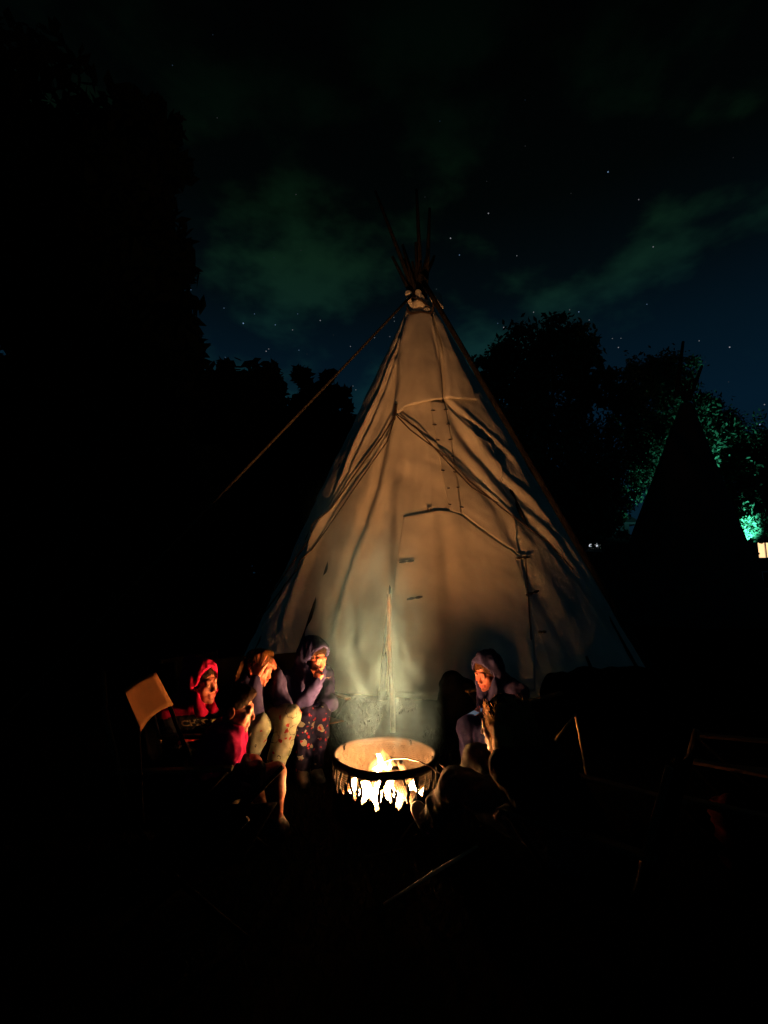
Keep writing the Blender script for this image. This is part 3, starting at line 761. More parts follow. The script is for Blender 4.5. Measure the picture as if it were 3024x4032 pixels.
# ------------------------------------------------------------------ fire ring
RC = A(0.005, 3.24, 0.0); RR = 0.325; RH = 0.306
def build_ring():
    root = empty('fire_ring', RC); tag(root, 'round steel fire ring with flame cut-outs and wire screen', 'fire ring')
    nth, nz_ = 760, 98
    th = np.linspace(0, 2*PI, nth, endpoint=False); z = np.linspace(-.045, 0.272, nz_)
    rng = random.Random(3)
    fingers = []       # (centre angle, half width, bottom z, wiggle phase)
    a = 0.0
    while a < 2*PI - 0.05:
        w = rng.uniform(0.055, 0.11); fingers.append((a+w, w, rng.uniform(0.095, 0.17), rng.uniform(0, 6))); a += 2*w + rng.uniform(0.015, 0.07)
    posts = [2*PI*k/11 + rng.uniform(-.08,.08) for k in range(11)]
    TH, ZZ = np.meshgrid(th, z, indexing='ij')
    op = np.zeros_like(TH, bool)
    for c, w, zb, ph in fingers:
        tc_ = c + 0.035*np.sin(ZZ*42+ph)
        wz = w*np.clip(0.40 + (ZZ-zb)/0.10, 0, 1)
        d = (TH-tc_+PI) % (2*PI) - PI
        rz = np.clip((ZZ-zb)/0.02, 0, 1)
        op |= (np.abs(d) < wz*np.sqrt(rz)*1.0) & (ZZ > zb)
        # side drip
        d2 = (TH-(c+w*1.1+0.02*np.sin(ZZ*60+ph))+PI) % (2*PI) - PI
        op |= (np.abs(d2) < 0.018*np.sqrt(np.clip((ZZ-zb-.025)/.015,0,1))) & (ZZ > zb+0.025)
    for p in posts:
        tp = p + 0.03*np.sin(ZZ*30+p*5)
        d = (TH-tp+PI) % (2*PI) - PI
        op &= ~(np.abs(d) < 0.022+0.05*np.clip(0.19-ZZ,0,1))
    op &= ZZ < 0.268
    P = np.stack([RC[0]+RR*np.sin(TH), RC[1]-RR*np.cos(TH), ZZ], -1).reshape(-1,3)
    I, J = np.meshgrid(np.arange(nth), np.arange(nz_-1), indexing='ij'); I2 = (I+1) % nth
    solid = ~(op[I,J] & op[I2,J] & op[I,J+1] & op[I2,J+1])
    F = np.stack([I*nz_+J, I2*nz_+J, I2*nz_+J+1, I*nz_+J+1], -1)[solid]
    used = np.unique(F); mp_ = np.full(len(P), -1); mp_[used] = np.arange(len(used))
    solidify(mesh_obj('flame_cut_wall', P[used], mp_[F], M_STEEL, root), 0.004)
    # rolled top band
    prof = [(RR-.012,.262),(RR+.007,.262),(RR+.009,.300),(RR+.003,RH),(RR-.009,RH),(RR-.015,.300)]
    n = 160; V = []; Fq = []
    for k in range(n):
        a = 2*PI*k/n
        wob = 1+0.004*math.sin(3*a+1)
        for r, zz in prof: V.append((RC[0]+r*wob*math.sin(a), RC[1]-r*wob*math.cos(a), zz+0.002*math.sin(5*a)))
    m = len(prof)
    for k in range(n):
        for j in range(m): Fq.append((k*m+j, ((k+1)%n)*m+j, ((k+1)%n)*m+(j+1)%m, k*m+(j+1)%m))
    mesh_obj('top_band', V, Fq, M_STEEL, root)
    # expanded wire screen: diamond strands
    nd = 190; r = RR-0.014; dz = 0.0125; rows = int(0.275/dz)
    V = []; Fq = []
    da = 2*PI/nd; hw = 0.0028
    for j in range(rows):
        for i in range(nd):
            for sgn in (1, -1):
                a0 = (i + (0.5 if j % 2 else 0))*da; a1 = a0 + sgn*da/2
                z0 = j*dz+0.005; z1 = z0+dz
                oa = hw/r
                b = len(V)
                for aa, zz in ((a0-oa,z0),(a0+oa,z0),(a1+oa,z1),(a1-oa,z1)):
                    V.append((RC[0]+r*math.sin(aa), RC[1]-r*math.cos(aa), zz))
                Fq.append((b,b+1,b+2,b+3))
    mesh_obj('wire_screen', np.array(V), np.array(Fq), M_MESH, root, smooth=False)
    # tabs on the band
    for a in (2.55, -2.1, 1.35, -1.25):
        M = Matrix.Translation(Vector(RC)) @ Matrix.Rotation(a, 4, 'Z')
        MB().box((-.012,-RR+.016,.272),(.012,-RR+.028,.300), M).build('tab', M_STEEL, root, smooth=False)
build_ring()

# ------------------------------------------------------------------ campfire
def ember_mat():
    m = bpy.data.materials.new('glowing_embers'); m.use_nodes = True; t = m.node_tree; t.nodes.clear()
    o = t.nodes.new('ShaderNodeOutputMaterial'); e = t.nodes.new('ShaderNodeEmission')
    co = t.nodes.new('ShaderNodeTexCoord'); n = t.nodes.new('ShaderNodeTexNoise'); n.inputs['Scale'].default_value = 14; n.inputs['Detail'].default_value = 3
    t.links.new(co.outputs['Object'], n.inputs[0])
    r = t.nodes.new('ShaderNodeMapRange'); r.inputs[1].default_value = .42; r.inputs[2].default_value = .62
    r.inputs[3].default_value = 0.05*FIRE_L; r.inputs[4].default_value = 0.9*FIRE_L
    t.links.new(n.outputs[0], r.inputs[0]); t.links.new(r.outputs[0], e.inputs[1]); e.inputs[0].default_value = (1.0, .42, .12, 1)
    t.links.new(e.outputs[0], o.inputs[0]); return m
M_EMBER = ember_mat()
M_FLAME = emis('flame_heart', FIRE_RGB, FIRE_L*1.15)
M_FLAME2 = emis('low_flame_heart', FIRE_RGB, FIRE_L*.5)
def flame_halo_mat():
    m = bpy.data.materials.new('flame_tongue'); m.use_nodes = True; t = m.node_tree; t.nodes.clear()
    o = t.nodes.new('ShaderNodeOutputMaterial'); e = t.nodes.new('ShaderNodeEmission')
    co = t.nodes.new('ShaderNodeTexCoord'); mpn = t.nodes.new('ShaderNodeMapping'); mpn.inputs['Scale'].default_value = (1,1,.45)
    t.links.new(co.outputs['Object'], mpn.inputs[0])
    n = t.nodes.new('ShaderNodeTexNoise'); n.inputs['Scale'].default_value = 26; n.inputs['Detail'].default_value = 2
    t.links.new(mpn.outputs[0], n.inputs[0])
    r = t.nodes.new('ShaderNodeMapRange'); r.inputs[1].default_value = .40; r.inputs[2].default_value = .66; r.inputs[4].default_value = 60
    t.links.new(n.outputs[0], r.inputs[0]); t.links.new(r.outputs[0], e.inputs[1]); e.inputs[0].default_value = (1.0, .44, .10, 1)
    t.links.new(e.outputs[0], o.inputs['Volume']); return m
M_HALO = flame_halo_mat()
def flame_shape(c, h, r, seed, n=14, m=16, flat=1.0):
    rg = random.Random(seed); ph = rg.uniform(0, 6); V = []; F = []
    for i in range(m):
        q = i/(m-1); z = h*q
        rr = r*(math.sin(PI*min(1, q*1.15+.12))**0.8)*(1-q)**0.55 + 0.0006
        ox = 0.018*h/0.2*math.sin(q*5+ph)*q; oy = 0.014*h/.2*math.cos(q*4+ph)*q
        for j in range(n):
            a = 2*PI*j/n
            w = 1 + 0.30*math.sin(3*a+ph+q*4)*(.3+q)
            V.append(c + A(ox+rr*w*math.cos(a), oy+rr*w*flat*math.sin(a), z))
    for i in range(m-1):
        for j in range(n): F.append((i*n+j, i*n+(j+1)%n, (i+1)*n+(j+1)%n, (i+1)*n+j))
    F.append(tuple(range(n-1,-1,-1))); F.append(tuple((m-1)*n+j for j in range(n)))
    return V, F
def build_fire():
    root = empty('campfire', RC); tag(root, 'burning campfire of charred logs and white-hot flames in the ring', 'campfire')
    # ash and ember bed
    n = 40; V = []; Fq = []
    rad = np.linspace(0.0, 0.30, 14)
    for i, r in enumerate(rad):
        for j in range(n):
            a = 2*PI*j/n
            V.append((RC[0]+r*math.cos(a), RC[1]+r*math.sin(a), 0.012+0.055*max(0, 1-(r/.28)**2)))
    V = np.array(V); V[:,2] += 0.012*noise3(V, 22, 5)
    Fq = [(i*n+j, i*n+(j+1)%n, (i+1)*n+(j+1)%n, (i+1)*n+j) for i in range(13) for j in range(n)]
    mesh_obj('ash_bed', V, Fq, M_ASH, root)
    k = 90; rg = np.random.default_rng(8)
    for i in range(34):
        a = rg.random()*2*PI; r = 0.19*rg.random()**.5
        p = A(RC[0]+r*math.cos(a), RC[1]+r*math.sin(a), 0.07+0.03*rg.random())
        bm = bmesh.new(); bmesh.ops.create_icosphere(bm, subdivisions=1, radius=0.02+.014*rg.random())
        vv = np.array([v.co for v in bm.verts])*A(1,.8,.6)+p; ff = [[v.index for v in f.verts] for f in bm.faces]; bm.free()
        mesh_obj('ember', vv, ff, M_EMBER, root, smooth=False)
    logs = [((-.20,3.12,.06),(.05,3.40,.19),.042), ((.22,3.10,.06),(-.03,3.36,.20),.038), ((-.10,3.46,.05),(.08,3.20,.21),.036),
            ((.20,3.40,.06),(-.02,3.24,.18),.034), ((.17,3.30,.10),(.10,3.18,.27),.017), ((-.24,3.26,.08),(-.05,3.28,.16),.03)]
    for s, (p, q, r) in enumerate(logs):
        p = A(*p); q = A(*q); pts = [p+(q-p)*x + A(.006*math.sin(9*x+s),.006*math.cos(7*x+s),0) for x in np.linspace(0,1,9)]
        MB().tube(pts, [r*(1+.12*math.sin(5*x+s)) for x in range(9)], 10).build('log', M_LOG, root)
    spots = [(-.02,3.27,.10,.225,.058),(.05,3.24,.10,.20,.048),(-.13,3.14,.07,.13,.055),(-.05,3.10,.06,.14,.045),(.07,3.10,.07,.12,.040),
             (.16,3.16,.07,.13,.045),(-.04,3.33,.10,.20,.05),(.10,3.32,.08,.13,.045),(.19,3.24,.07,.10,.035),(-.20,3.12,.06,.12,.042),(.23,3.13,.06,.11,.04),(-.18,3.26,.07,.13,.045),(-.10,3.20,.08,.15,.045)]
    for s, (x, y, z, h, r) in enumerate(spots):
        V, F = flame_shape(A(x,y,z-.01), h*1.32, r*1.45, s, flat=.9)
        fl = mesh_obj('flame', V, F, M_HALO, root)
        V, F = flame_shape(A(x,y,z-.005), h*.86, r*.80, s, 10, 12)
        mesh_obj('flame_heart', V, F, M_FLAME if s in (0, 1, 6) else M_FLAME2, fl)
build_fire()

# ------------------------------------------------------------------ smoke
def build_smoke():
    n = 24; m = 20; V = []; F = []
    for i in range(m):
        q = i/(m-1); z = 0.30 + 2.3*q
        r = 0.42 + 0.02*q + 0.30*q*q
        cx = RC[0]-0.01-0.10*q; cy = RC[1]+0.02+0.30*q
        for j in range(n):
            a = 2*PI*j/n; V.append((cx+r*math.cos(a), cy+r*math.sin(a), z))
    for i in range(m-1):
        for j in range(n): F.append((i*n+j, i*n+(j+1)%n, (i+1)*n+(j+1)%n, (i+1)*n+j))
    F.append(tuple(range(n-1,-1,-1))); F.append(tuple((m-1)*n+j for j in range(n)))
    mt = bpy.data.materials.new('wood_smoke'); mt.use_nodes = True; t = mt.node_tree; t.nodes.clear()
    o = t.nodes.new('ShaderNodeOutputMaterial'); pv = t.nodes.new('ShaderNodeVolumePrincipled')
    pv.inputs['Color'].default_value = (.29,.62,1.0,1); pv.inputs['Anisotropy'].default_value = 0.0
    t.links.new(pv.outputs[0], o.inputs['Volume'])
    co = t.nodes.new('ShaderNodeTexCoord'); sp = t.nodes.new('ShaderNodeSeparateXYZ'); t.links.new(co.outputs['Object'], sp.inputs[0])
    def math_(op, a, b=None, c=None):
        nd = t.nodes.new('ShaderNodeMath'); nd.operation = op
        for k, x in enumerate((a, b, c)):
            if x is None: continue
            if hasattr(x, 'is_output'): t.links.new(x, nd.inputs[k])
            else: nd.inputs[k].default_value = x
        return nd.outputs[0]
    X, Y, Z = sp.outputs
    q = math_('DIVIDE', Z, 2.3)
    q2 = math_('MULTIPLY', q, q)
    dx = math_('SUBTRACT', X, math_('MULTIPLY_ADD', q, -0.10, -0.01))
    dy = math_('SUBTRACT', Y, math_('MULTIPLY_ADD', q, 0.30, 0.02))
    rr = math_('SQRT', math_('ADD', math_('MULTIPLY', dx, dx), math_('MULTIPLY', dy, dy)))
    rm = math_('ADD', math_('MULTIPLY_ADD', q, 0.02, 0.42), math_('MULTIPLY', q2, 0.30))
    edge = t.nodes.new('ShaderNodeMapRange'); edge.interpolation_type = 'SMOOTHSTEP'
    t.links.new(math_('DIVIDE', rr, rm), edge.inputs[0]); edge.inputs[1].default_value = 1.0; edge.inputs[2].default_value = 0.15
    fz = t.nodes.new('ShaderNodeMapRange'); t.links.new(q, fz.inputs[0]); fz.inputs[1].default_value = 0.8; fz.inputs[2].default_value = 0.0
    fz2 = math_('POWER', fz.outputs[0], 1.5)
    low = t.nodes.new('ShaderNodeMapRange'); low.interpolation_type = 'SMOOTHSTEP'; t.links.new(q, low.inputs[0]); low.inputs[1].default_value = -0.01; low.inputs[2].default_value = 0.42
    mpn = t.nodes.new('ShaderNodeMapping'); mpn.inputs['Scale'].default_value = (1,1,.30); mpn.inputs['Rotation'].default_value = (0,-.30,0)
    t.links.new(co.outputs['Object'], mpn.inputs[0])
    nn = t.nodes.new('ShaderNodeTexNoise'); nn.inputs['Scale'].default_value = 5.5; nn.inputs['Detail'].default_value = 3; nn.inputs['Distortion'].default_value = 1.4
    t.links.new(mpn.outputs[0], nn.inputs[0])
    nr = t.nodes.new('ShaderNodeMapRange'); nr.interpolation_type = 'SMOOTHSTEP'; t.links.new(nn.outputs[0], nr.inputs[0]); nr.inputs[1].default_value = .42; nr.inputs[2].default_value = .64; nr.inputs[3].default_value = .04
    d = math_('MULTIPLY', math_('MULTIPLY', edge.outputs[0], fz2), math_('MULTIPLY', nr.outputs[0], low.outputs[0]))
    t.links.new(math_('MULTIPLY', d, SMOKE_D), pv.inputs['Density'])
    ob = mesh_obj('smoke', np.array(V), F, mt, None, origin=(RC[0], RC[1], 0.30))
    tag(ob, 'pale smoke rising from the fire ring', 'smoke', kind='stuff')
SMOKE_D = 2.1
build_smoke()

# ------------------------------------------------------------------ camp chairs
def make_chair(cloth, back=True, arms=True):
    """local frame: sitter faces +y, origin on the ground under the seat centre"""
    r = empty('camp_chair', (0,0,0))
    w = 0.27
    for s in (-1, 1):
        MB().tube([A(s*w,-.26,0), A(s*w,.05,.25), A(s*w,.24,.44)], 0.012, 7).build('leg', M_CHMETAL, r, local=True)
        MB().tube([A(s*w*.98,.26,0), A(s*w*.98,-.05,.22), A(s*w*.98,-.22,.40)], 0.012, 7).build('leg', M_CHMETAL, r, local=True)
        if back: MB().tube([A(s*w,-.20,.24), A(s*w,-.36,.76)], 0.013, 7).build('back_post', M_CHWOOD, r, local=True)
        if not arms: continue
        mb = MB(); mb.box((s*w-.025,-.30,.445),(s*w+.025,.27,.465)); ar = mb.build('armrest', M_CHWOOD, r, smooth=False, local=True)
        bv = ar.modifiers.new('b','BEVEL'); bv.width = .006; bv.segments = 2
    def sheet(name, f, n=10, m=10):
        P = [f(i/(n-1), j/(m-1)) for i in range(n) for j in range(m)]
        F = [(i*m+j, i*m+j+1, (i+1)*m+j+1, (i+1)*m+j) for i in range(n-1) for j in range(m-1)]
        solidify(mesh_obj(name, P, F, cloth, r, local=True), .006)
    sheet('seat', lambda a, b: A((a-.5)*2*w*.97, -.22+.44*b, .245+.03*b-.03*math.sin(PI*a)*math.sin(PI*b)))
    if back: sheet('backrest', lambda a, b: A((a-.5)*2*w*.97, -.21-.145*b-.035*math.sin(PI*a), .29+.46*b))
    return r
chair_light = make_chair(M_CHCLOTH)
chair_dark = make_chair(M_CHDARK)
chair_low = make_chair(M_CHDARK, False)
_used = {}
def place_chair(proto, xy, face, label, z=0.0, tilt=0.0):
    if proto.name in _used: c = copy_tree(proto)
    else: c = proto
    _used[proto.name] = 1
    c.location = (xy[0], xy[1], z)
    c.rotation_euler = (tilt, 0, math.atan2(-face[0], face[1]))
    tag(c, label, 'chair', 'camp chairs around the fire'); return c
def toward_fire(xy): return (RC[0]-xy[0], RC[1]-xy[1])

# ------------------------------------------------------------------ people
def frame(Fd, U):
    f = nrm(Fd); r = nrm(np.cross(f, nrm(U))); u = np.cross(r, f); return np.stack([r, f, u])
class Head:
    def __init__(s, c, F, U=(0,0,1), sc=1.0): s.c = np.asarray(c, float); s.R = frame(F, U); s.s = sc
    def p(s, x, y, z): return s.c + s.s*(x*s.R[0]+y*s.R[1]+z*s.R[2])
    def loc(s, V): return ((V-s.c) @ s.R.T)/s.s
def sdf_head(f, H):
    s = H.s
    f.ell(H.p(0,-.018,.035), A(.073,.094,.080)*s, H.R, .02)
    f.ell(H.p(0,.028,-.030), A(.056,.062,.080)*s, H.R, .02)
    f.ell(H.p(0,.042,-.082), A(.040,.040,.032)*s, H.R, .02)
    f.ell(H.p(0,.074,-.102), A(.018,.016,.014)*s, H.R, .014)
    for x in (-1,1):
        f.ell(H.p(x*.043,.058,-.028), A(.020,.020,.020)*s, H.R, .02)
        f.ell(H.p(x*.034,.118,.002), A(.022,.022,.010)*s, H.R, .016, 'sub')
        f.ell(H.p(x*.031,.0755,-.001), A(.0140,.0135,.0120)*s, H.R, .004)
        f.ell(H.p(x*.077,-.012,-.012), A(.009,.022,.032)*s, H.R, .008)
        f.ell(H.p(x*.084,-.006,-.010), A(.006,.010,.016)*s, H.R, .005, 'sub')
    f.cone(H.p(-.036,.078,.022), H.p(.036,.078,.022), .0085*s, .0085*s, .016)
    f.cone(H.p(0,.083,.012), H.p(0,.103,-.034), .0070*s, .0100*s, .014)
    for x in (-1,1): f.ell(H.p(x*.012,.100,-.038), A(.008,.008,.007)*s, H.R, .006)
    f.cone(H.p(-.019,.084,-.062), H.p(.019,.084,-.062), .0075*s, .0075*s, .006)
    f.cone(H.p(-.016,.083,-.074), H.p(.016,.083,-.074), .0085*s, .0085*s, .006)
    f.cone(H.p(-.022,.0955,-.068), H.p(.022,.0955,-.068), .0025*s, .0025*s, .003, 'sub')
def head_tint(V, H, hairline=True):
    q = H.loc(V); C = np.ones((len(V),3))
    x = np.abs(q[:,0]); fr = q[:,1] > .05
    lips = fr & (x < .027) & (np.abs(q[:,2]+.068) < .013); C[lips] *= (.85,.50,.55)
    brow = fr & (x > .013) & (x < .052) & (np.abs(q[:,2]-(.026-.06*np.abs(x-.03))) < .006); C[brow] *= (.45,.42,.40)
    eye = fr & (np.abs(x-.031) < .013) & (np.abs(q[:,2]) < .0065); C[eye] *= (.85,.95,1.0)
    iris = fr & (np.abs(x-.031) < .005) & (np.abs(q[:,2]) < .005); C[iris] *= (.35,.35,.35)
    return C
def sdf_hand(f, wr, d, n, curl=(.25,.25,.25,.25), spread=.12, side=1, thumb=.7, sc=1.0):
    """wrist, finger direction, palm normal (side the palm faces)"""
    d = nrm(d); n = nrm(n - d*np.dot(n, d)); s = np.cross(d, n)*side
    wr = np.asarray(wr, float)
    offs = (-.030, -.010, .010, .029); lens = (.076,.084,.078,.060)
    for i, (o, ln) in enumerate(zip(offs, lens)):
        k = wr + sc*(d*(.086-.010*abs(i-1.2)) + s*o)
        f.cone(wr + sc*(d*.012+s*o*.55), k, .0145*sc, .0118*sc, .012)
        dd = nrm(d + s*spread*(i-1.5)); p = k; c = 0; r = .0092
        for fr in (.46,.31,.23):
            c += curl[i]
            v = nrm(dd*math.cos(c) + n*math.sin(c)); q = p + v*ln*fr*sc
            f.cone(p, q, r*sc, (r-.0012)*sc, .004); p = q; r -= .0012
    t0 = wr + sc*(d*.022 - s*.026 + n*.008); t1 = t0 + sc*.042*nrm(d*.75 - s*thumb + n*.25); t2 = t1 + sc*.030*nrm(d*.95 - s*thumb*.35 + n*.25)
    f.cone(t0, t1, .0135*sc, .0105*sc, .012); f.cone(t1, t2, .0105*sc, .0085*sc, .004)

def person(label, base, J, H, body_mat, top, pants, hair=None, hood=None, hands=None, sleeve=1.0, leg_cover=1.0, shoes=True, seed=1, shoe_mat=None, cat='person', topname='hoodie', pantname='trousers', hood_mat=None, fat=1.0, barefoot=False):
    root = empty('person', base); tag(root, label, cat, 'people sitting round the fire')
    J = {k: np.asarray(v, float) for k, v in J.items()}
    lat = nrm(J['shL'] - J['shR'])
    latp = nrm(nrm(J['knL']-J['pelvis'])*0.0 + lat*A(1,1,0.2))
    hipR = J['pelvis'] - latp*.085; hipL = J['pelvis'] + latp*.085
    allp = np.stack(list(J.values()) + [H.c])
    lo, hi = allp.min(0)-.16, allp.max(0)+.18
    def trunk(f, g):
        mid = J['pelvis']*.5 + J['neck']*.5 + nrm(np.cross(J['neck']-J['pelvis'], lat))*.0
        ch = J['pelvis']*.22 + J['neck']*.78
        for sx in (-1, 1):
            f.cone(J['pelvis']+latp*.055*sx, mid+lat*.045*sx, .105*fat+g, .098*fat+g, .05)
            f.cone(mid+lat*.045*sx, ch+lat*.065*sx, .098*fat+g, .092*fat+g, .05)
        f.cone(J['shR'], J['shL'], .052+g, .052+g, .05)
        f.cone(ch, J['neck'], .08+g, .055+g, .04)
    # ---- body: one continuous skin
    f = Field(lo, hi, 0.0058)
    trunk(f, 0)
    f.cone(J['neck'], H.p(0,-.015,-.06), .050, .046, .03)
    for S in 'RL':
        f.cone(J['sh'+S], J['el'+S], .045, .037, .03); f.cone(J['el'+S], J['wr'+S], .036, .025, .02)
        hip = hipR if S == 'R' else hipL
        f.cone(hip, J['kn'+S], .080, .056, .03); 
        mc = J['kn'+S]*.66+J['an'+S]*.34
        f.cone(J['kn'+S], mc, .054, .052, .02); f.cone(mc, J['an'+S], .052, .036, .02)
        f.cone(J['an'+S], J['to'+S], .036, .026, .02)
    sdf_head(f, H)
    for h in (hands or []): sdf_hand(f, *h[0], **h[1])
    V, F = f.mesh()
    b = mesh_obj('body', V, F, body_mat, root)
    near = np.linalg.norm(V-H.c, axis=1) < .16
    C = np.ones((len(V),3)); C[near] = head_tint(V[near], H); set_tint(b, C)
    # ---- top
    f = Field(lo, hi, 0.0085)
    trunk(f, .026)
    hem = J['pelvis']*.93 + J['neck']*.07
    for S in 'RL':
        f.cone(J['sh'+S], J['el'+S], .066, .058, .03)
        if sleeve > 0:
            e = J['el'+S] + (J['wr'+S]-J['el'+S])*sleeve
            f.cone(J['el'+S], e*.85+J['el'+S]*.15, .056, .044, .03); f.cone(e*.85+J['el'+S]*.15, e, .034, .036, .01)
    f.cone(J['neck'], H.p(0,-.03,-.10), .075, .06, .04)
    if hood:
        f.ell(H.p(0,-.024,.028), A(.104,.122,.124)*H.s, H.R, .03)
        f.cone(H.p(0,-.05,-.05), J['neck'], .085, .095, .05)
        for x in (-1,1): f.cone(H.p(x*.062,.030,-.06), H.p(x*.05,.05,-.15), .035, .04, .03)
        if hood == 'peak': f.cone(H.p(0,-.05,.06), H.p(0,-.10,.125), .08, .045, .05)
    f.ell(H.p(0,0,.005), A(.086,.110,.106)*H.s, H.R, .01, 'sub')
    if hood: f.ell(H.p(0,.125,-.012), A(.088,.125,.122)*H.s, H.R, .012, 'sub')
    f.ell(H.p(0,.10,-.12), A(.05,.06,.04), H.R, .02, 'sub')
    V, F = f.mesh(); V = wrinkle(V, F, .017, 12, (1.5,1.5,.9), seed)
    t = mesh_obj(topname, V, F, top, root)
    if hood_mat is not None:
        t.data.materials.append(hood_mat)
        q = H.loc(V[F].mean(1)); idx = ((q[:,2] > -.175) | (np.linalg.norm(q, axis=1) < .155)).astype(np.int32)
        t.data.polygons.foreach_set('material_index', idx)
    # ---- trousers
    f = Field(lo, hi, 0.0085)
    f.cone(hipR, hipL, .118*fat, .118*fat, .04)
    for S in 'RL':
        hip = hipR if S == 'R' else hipL
        if leg_cover >= 1:
            f.cone(hip, J['kn'+S], .102, .080, .03)
            e = J['kn'+S] + (J['an'+S]-J['kn'+S])*min(1, .93*leg_cover); f.cone(J['kn'+S], e, .080, .062, .03)
        else:
            e = hip + (J['kn'+S]-hip)*leg_cover; f.cone(hip, e, .102, .082, .02)
            f.ell(e + (J['kn'+S]-hip)*.25, A(.09,.09,.09), None, .004, 'sub') if False else None
    V, F = f.mesh(); V = wrinkle(V, F, .019, 11, (1.3,1.3,1.1), seed+5)
    mesh_obj(pantname, V, F, pants, root)
    # ---- shoes
    if shoes:
        for S in 'RL':
            an, to = J['an'+S], J['to'+S]; dirn = nrm(to-an); up = nrm(J['kn'+S]-an)
            f = Field(np.minimum(an, to)-.14, np.maximum(an, to)+.14, 0.009)
            heel = an - up*.035 - dirn*.03; f.cone(heel, to, .046, .040, .03); f.cone(an+up*.01, an*.5+to*.5, .048, .042, .03)
            V, F = f.mesh(); mesh_obj('shoe', V, F, shoe_mat or M_SHOE, root)
    if hair: hair(root, H)
    return root, t

def hair_cap(mt, front=.012, low=-.03, name='hair'):
    def g(root, H):
        f = Field(H.c-.17, H.c+.17, 0.006)
        f.ell(H.p(0,-.022,.040), A(.083,.101,.087)*H.s, H.R, .01)
        f.ell(H.p(0,.105,-.035), A(.075,.075,.095)*H.s, H.R, .01, 'sub')
        f.ell(H.p(0,.02,-.13), A(.12,.10,.085)*H.s, H.R, .015, 'sub')
        V, F = f.mesh(); V = wrinkle(V, F, .010, 26, (2,2,.7), 3)
        mesh_obj(name, V, F, mt, root)
    return g
def strands(H, n, start, path, rng, r=.0016):
    mb = MB()
    for k in range(n):
        P = path(rng, start(rng)); mb.tube(P, [r]*(len(P)-1)+[r*.3], 3, cap=False)
    return mb

def project_print(name, V2, F, mt, target, parent, origin, right, up, into, lift=.003):
    """flat print wrapped on a garment: V2 (n,2) metres on the plane at origin"""
    me = target.data; off = wloc(target)
    bvh = BVHTree.FromPolygons([Vector(np.array(v.co)+off) for v in me.vertices], [tuple(p.vertices) for p in me.polygons])
    right, up, into = nrm(right), nrm(up), nrm(into); P = []
    for x, y in V2:
        o = np.asarray(origin)+right*x+up*y-into*.25
        h = bvh.ray_cast(Vector(o), Vector(into), .6)
        P.append(np.array(h[0])-into*lift if h[0] is not None else o+into*.25)
    return mesh_obj(name, np.array(P), F, mt, parent, smooth=False)
def grid_fill(polys, step=.004):
    """fill 2-D polygons with small quads so that they can follow folds"""
    pts = np.concatenate([np.array(p) for p in polys]); lo = pts.min(0); hi = pts.max(0)
    xs = np.arange(lo[0], hi[0]+step, step); ys = np.arange(lo[1], hi[1]+step, step)
    idx = {}; V = []; F = []
    def inside(x, y):
        for p in polys:
            c = False; n = len(p)
            for i in range(n):
                (x0,y0),(x1,y1) = p[i], p[(i+1)%n]
                if (y0 > y) != (y1 > y) and x < (x1-x0)*(y-y0)/(y1-y0)+x0: c = not c
            if c: return True
        return False
    def vid(i, j):
        if (i,j) not in idx: idx[(i,j)] = len(V); V.append((xs[0]+i*step, ys[0]+j*step))
        return idx[(i,j)]
    for i in range(len(xs)):
        for j in range(len(ys)):
            if inside(xs[i]+step/2, ys[j]+step/2): F.append((vid(i,j), vid(i+1,j), vid(i+1,j+1), vid(i,j+1)))
    return V, F
def text_print(name, body, size, mt, target, parent, origin, right, up, into, lift=.003):
    cu = bpy.data.curves.new('t', 'FONT'); cu.body = body; cu.size = size; cu.align_x = 'CENTER'; cu.align_y = 'CENTER'; cu.resolution_u = 2; cu.offset = 0.002
    ob = bpy.data.objects.new('t', cu); COL.objects.link(ob)
    dg = bpy.context.evaluated_depsgraph_get(); me = bpy.data.meshes.new_from_object(ob.evaluated_get(dg))
    V2 = [(v.co.x, v.co.y) for v in me.vertices]; F = [tuple(p.vertices) for p in me.polygons]
    bpy.data.objects.remove(ob); bpy.data.meshes.remove(me); bpy.data.curves.remove(cu)
    return project_print(name, V2, F, mt, target, parent, origin, right, up, into, lift)

# --- hooded person in navy, hand at mouth
def p_hand_at_mouth():
    H = Head(W(1236,2588,3.68), (.74,-.62,-.28), sc=1.04)
    neck = W(1208,2652,3.86); s = nrm(A(.74,.62,0))
    J = dict(neck=neck, pelvis=A(-.66,4.10,.36), shR=neck-s*.165+A(0,0,-.035), shL=neck+s*.16+A(0,0,-.04),
             elR=W(1178,2788,3.66), wrR=W(1247,2690,3.57), elL=W(1296,2770,3.78), wrL=W(1240,2790,3.70),
             knR=W(1197,2822,3.64), knL=W(1258,2815,3.72), anR=W(1185,3040,3.66), anL=W(1240,3030,3.76), toR=W(1200,3090,3.54), toL=W(1262,3080,3.64))
    hands = [((J['wrR'], A(.15,-.05,.9), A(.3,.75,.2)), dict(curl=(1.25,1.3,1.3,1.3), spread=.0, side=-1, thumb=-.3, sc=.85))]
    r, t = person('person in navy hood with hand at mouth and dark patterned pants', A(-.64,3.95,0), J, H, M_SKIN, M_NAVY, M_DARKP, hair=hair_cap(M_HAIRD), hood='round', hands=hands, seed=1, sleeve=1.22)
    sw = [(-.014,.001),(-.009,-.007),(.0,-.006),(.016,.008),(.002,-.001),(-.006,-.001),(-.009,.004)]
    V2, F = grid_fill([sw], .002)
    project_print('chest_emblem', V2, F, M_PRINTW, t, t, W(1287,2671,3.72), A(1,0,0), A(0,0,1), A(0,1,-.15))
    place_chair(chair_light, (-.66,4.06), (.55,-.75), 'camp chair holding the hooded person with hand at mouth')
p_hand_at_mouth()

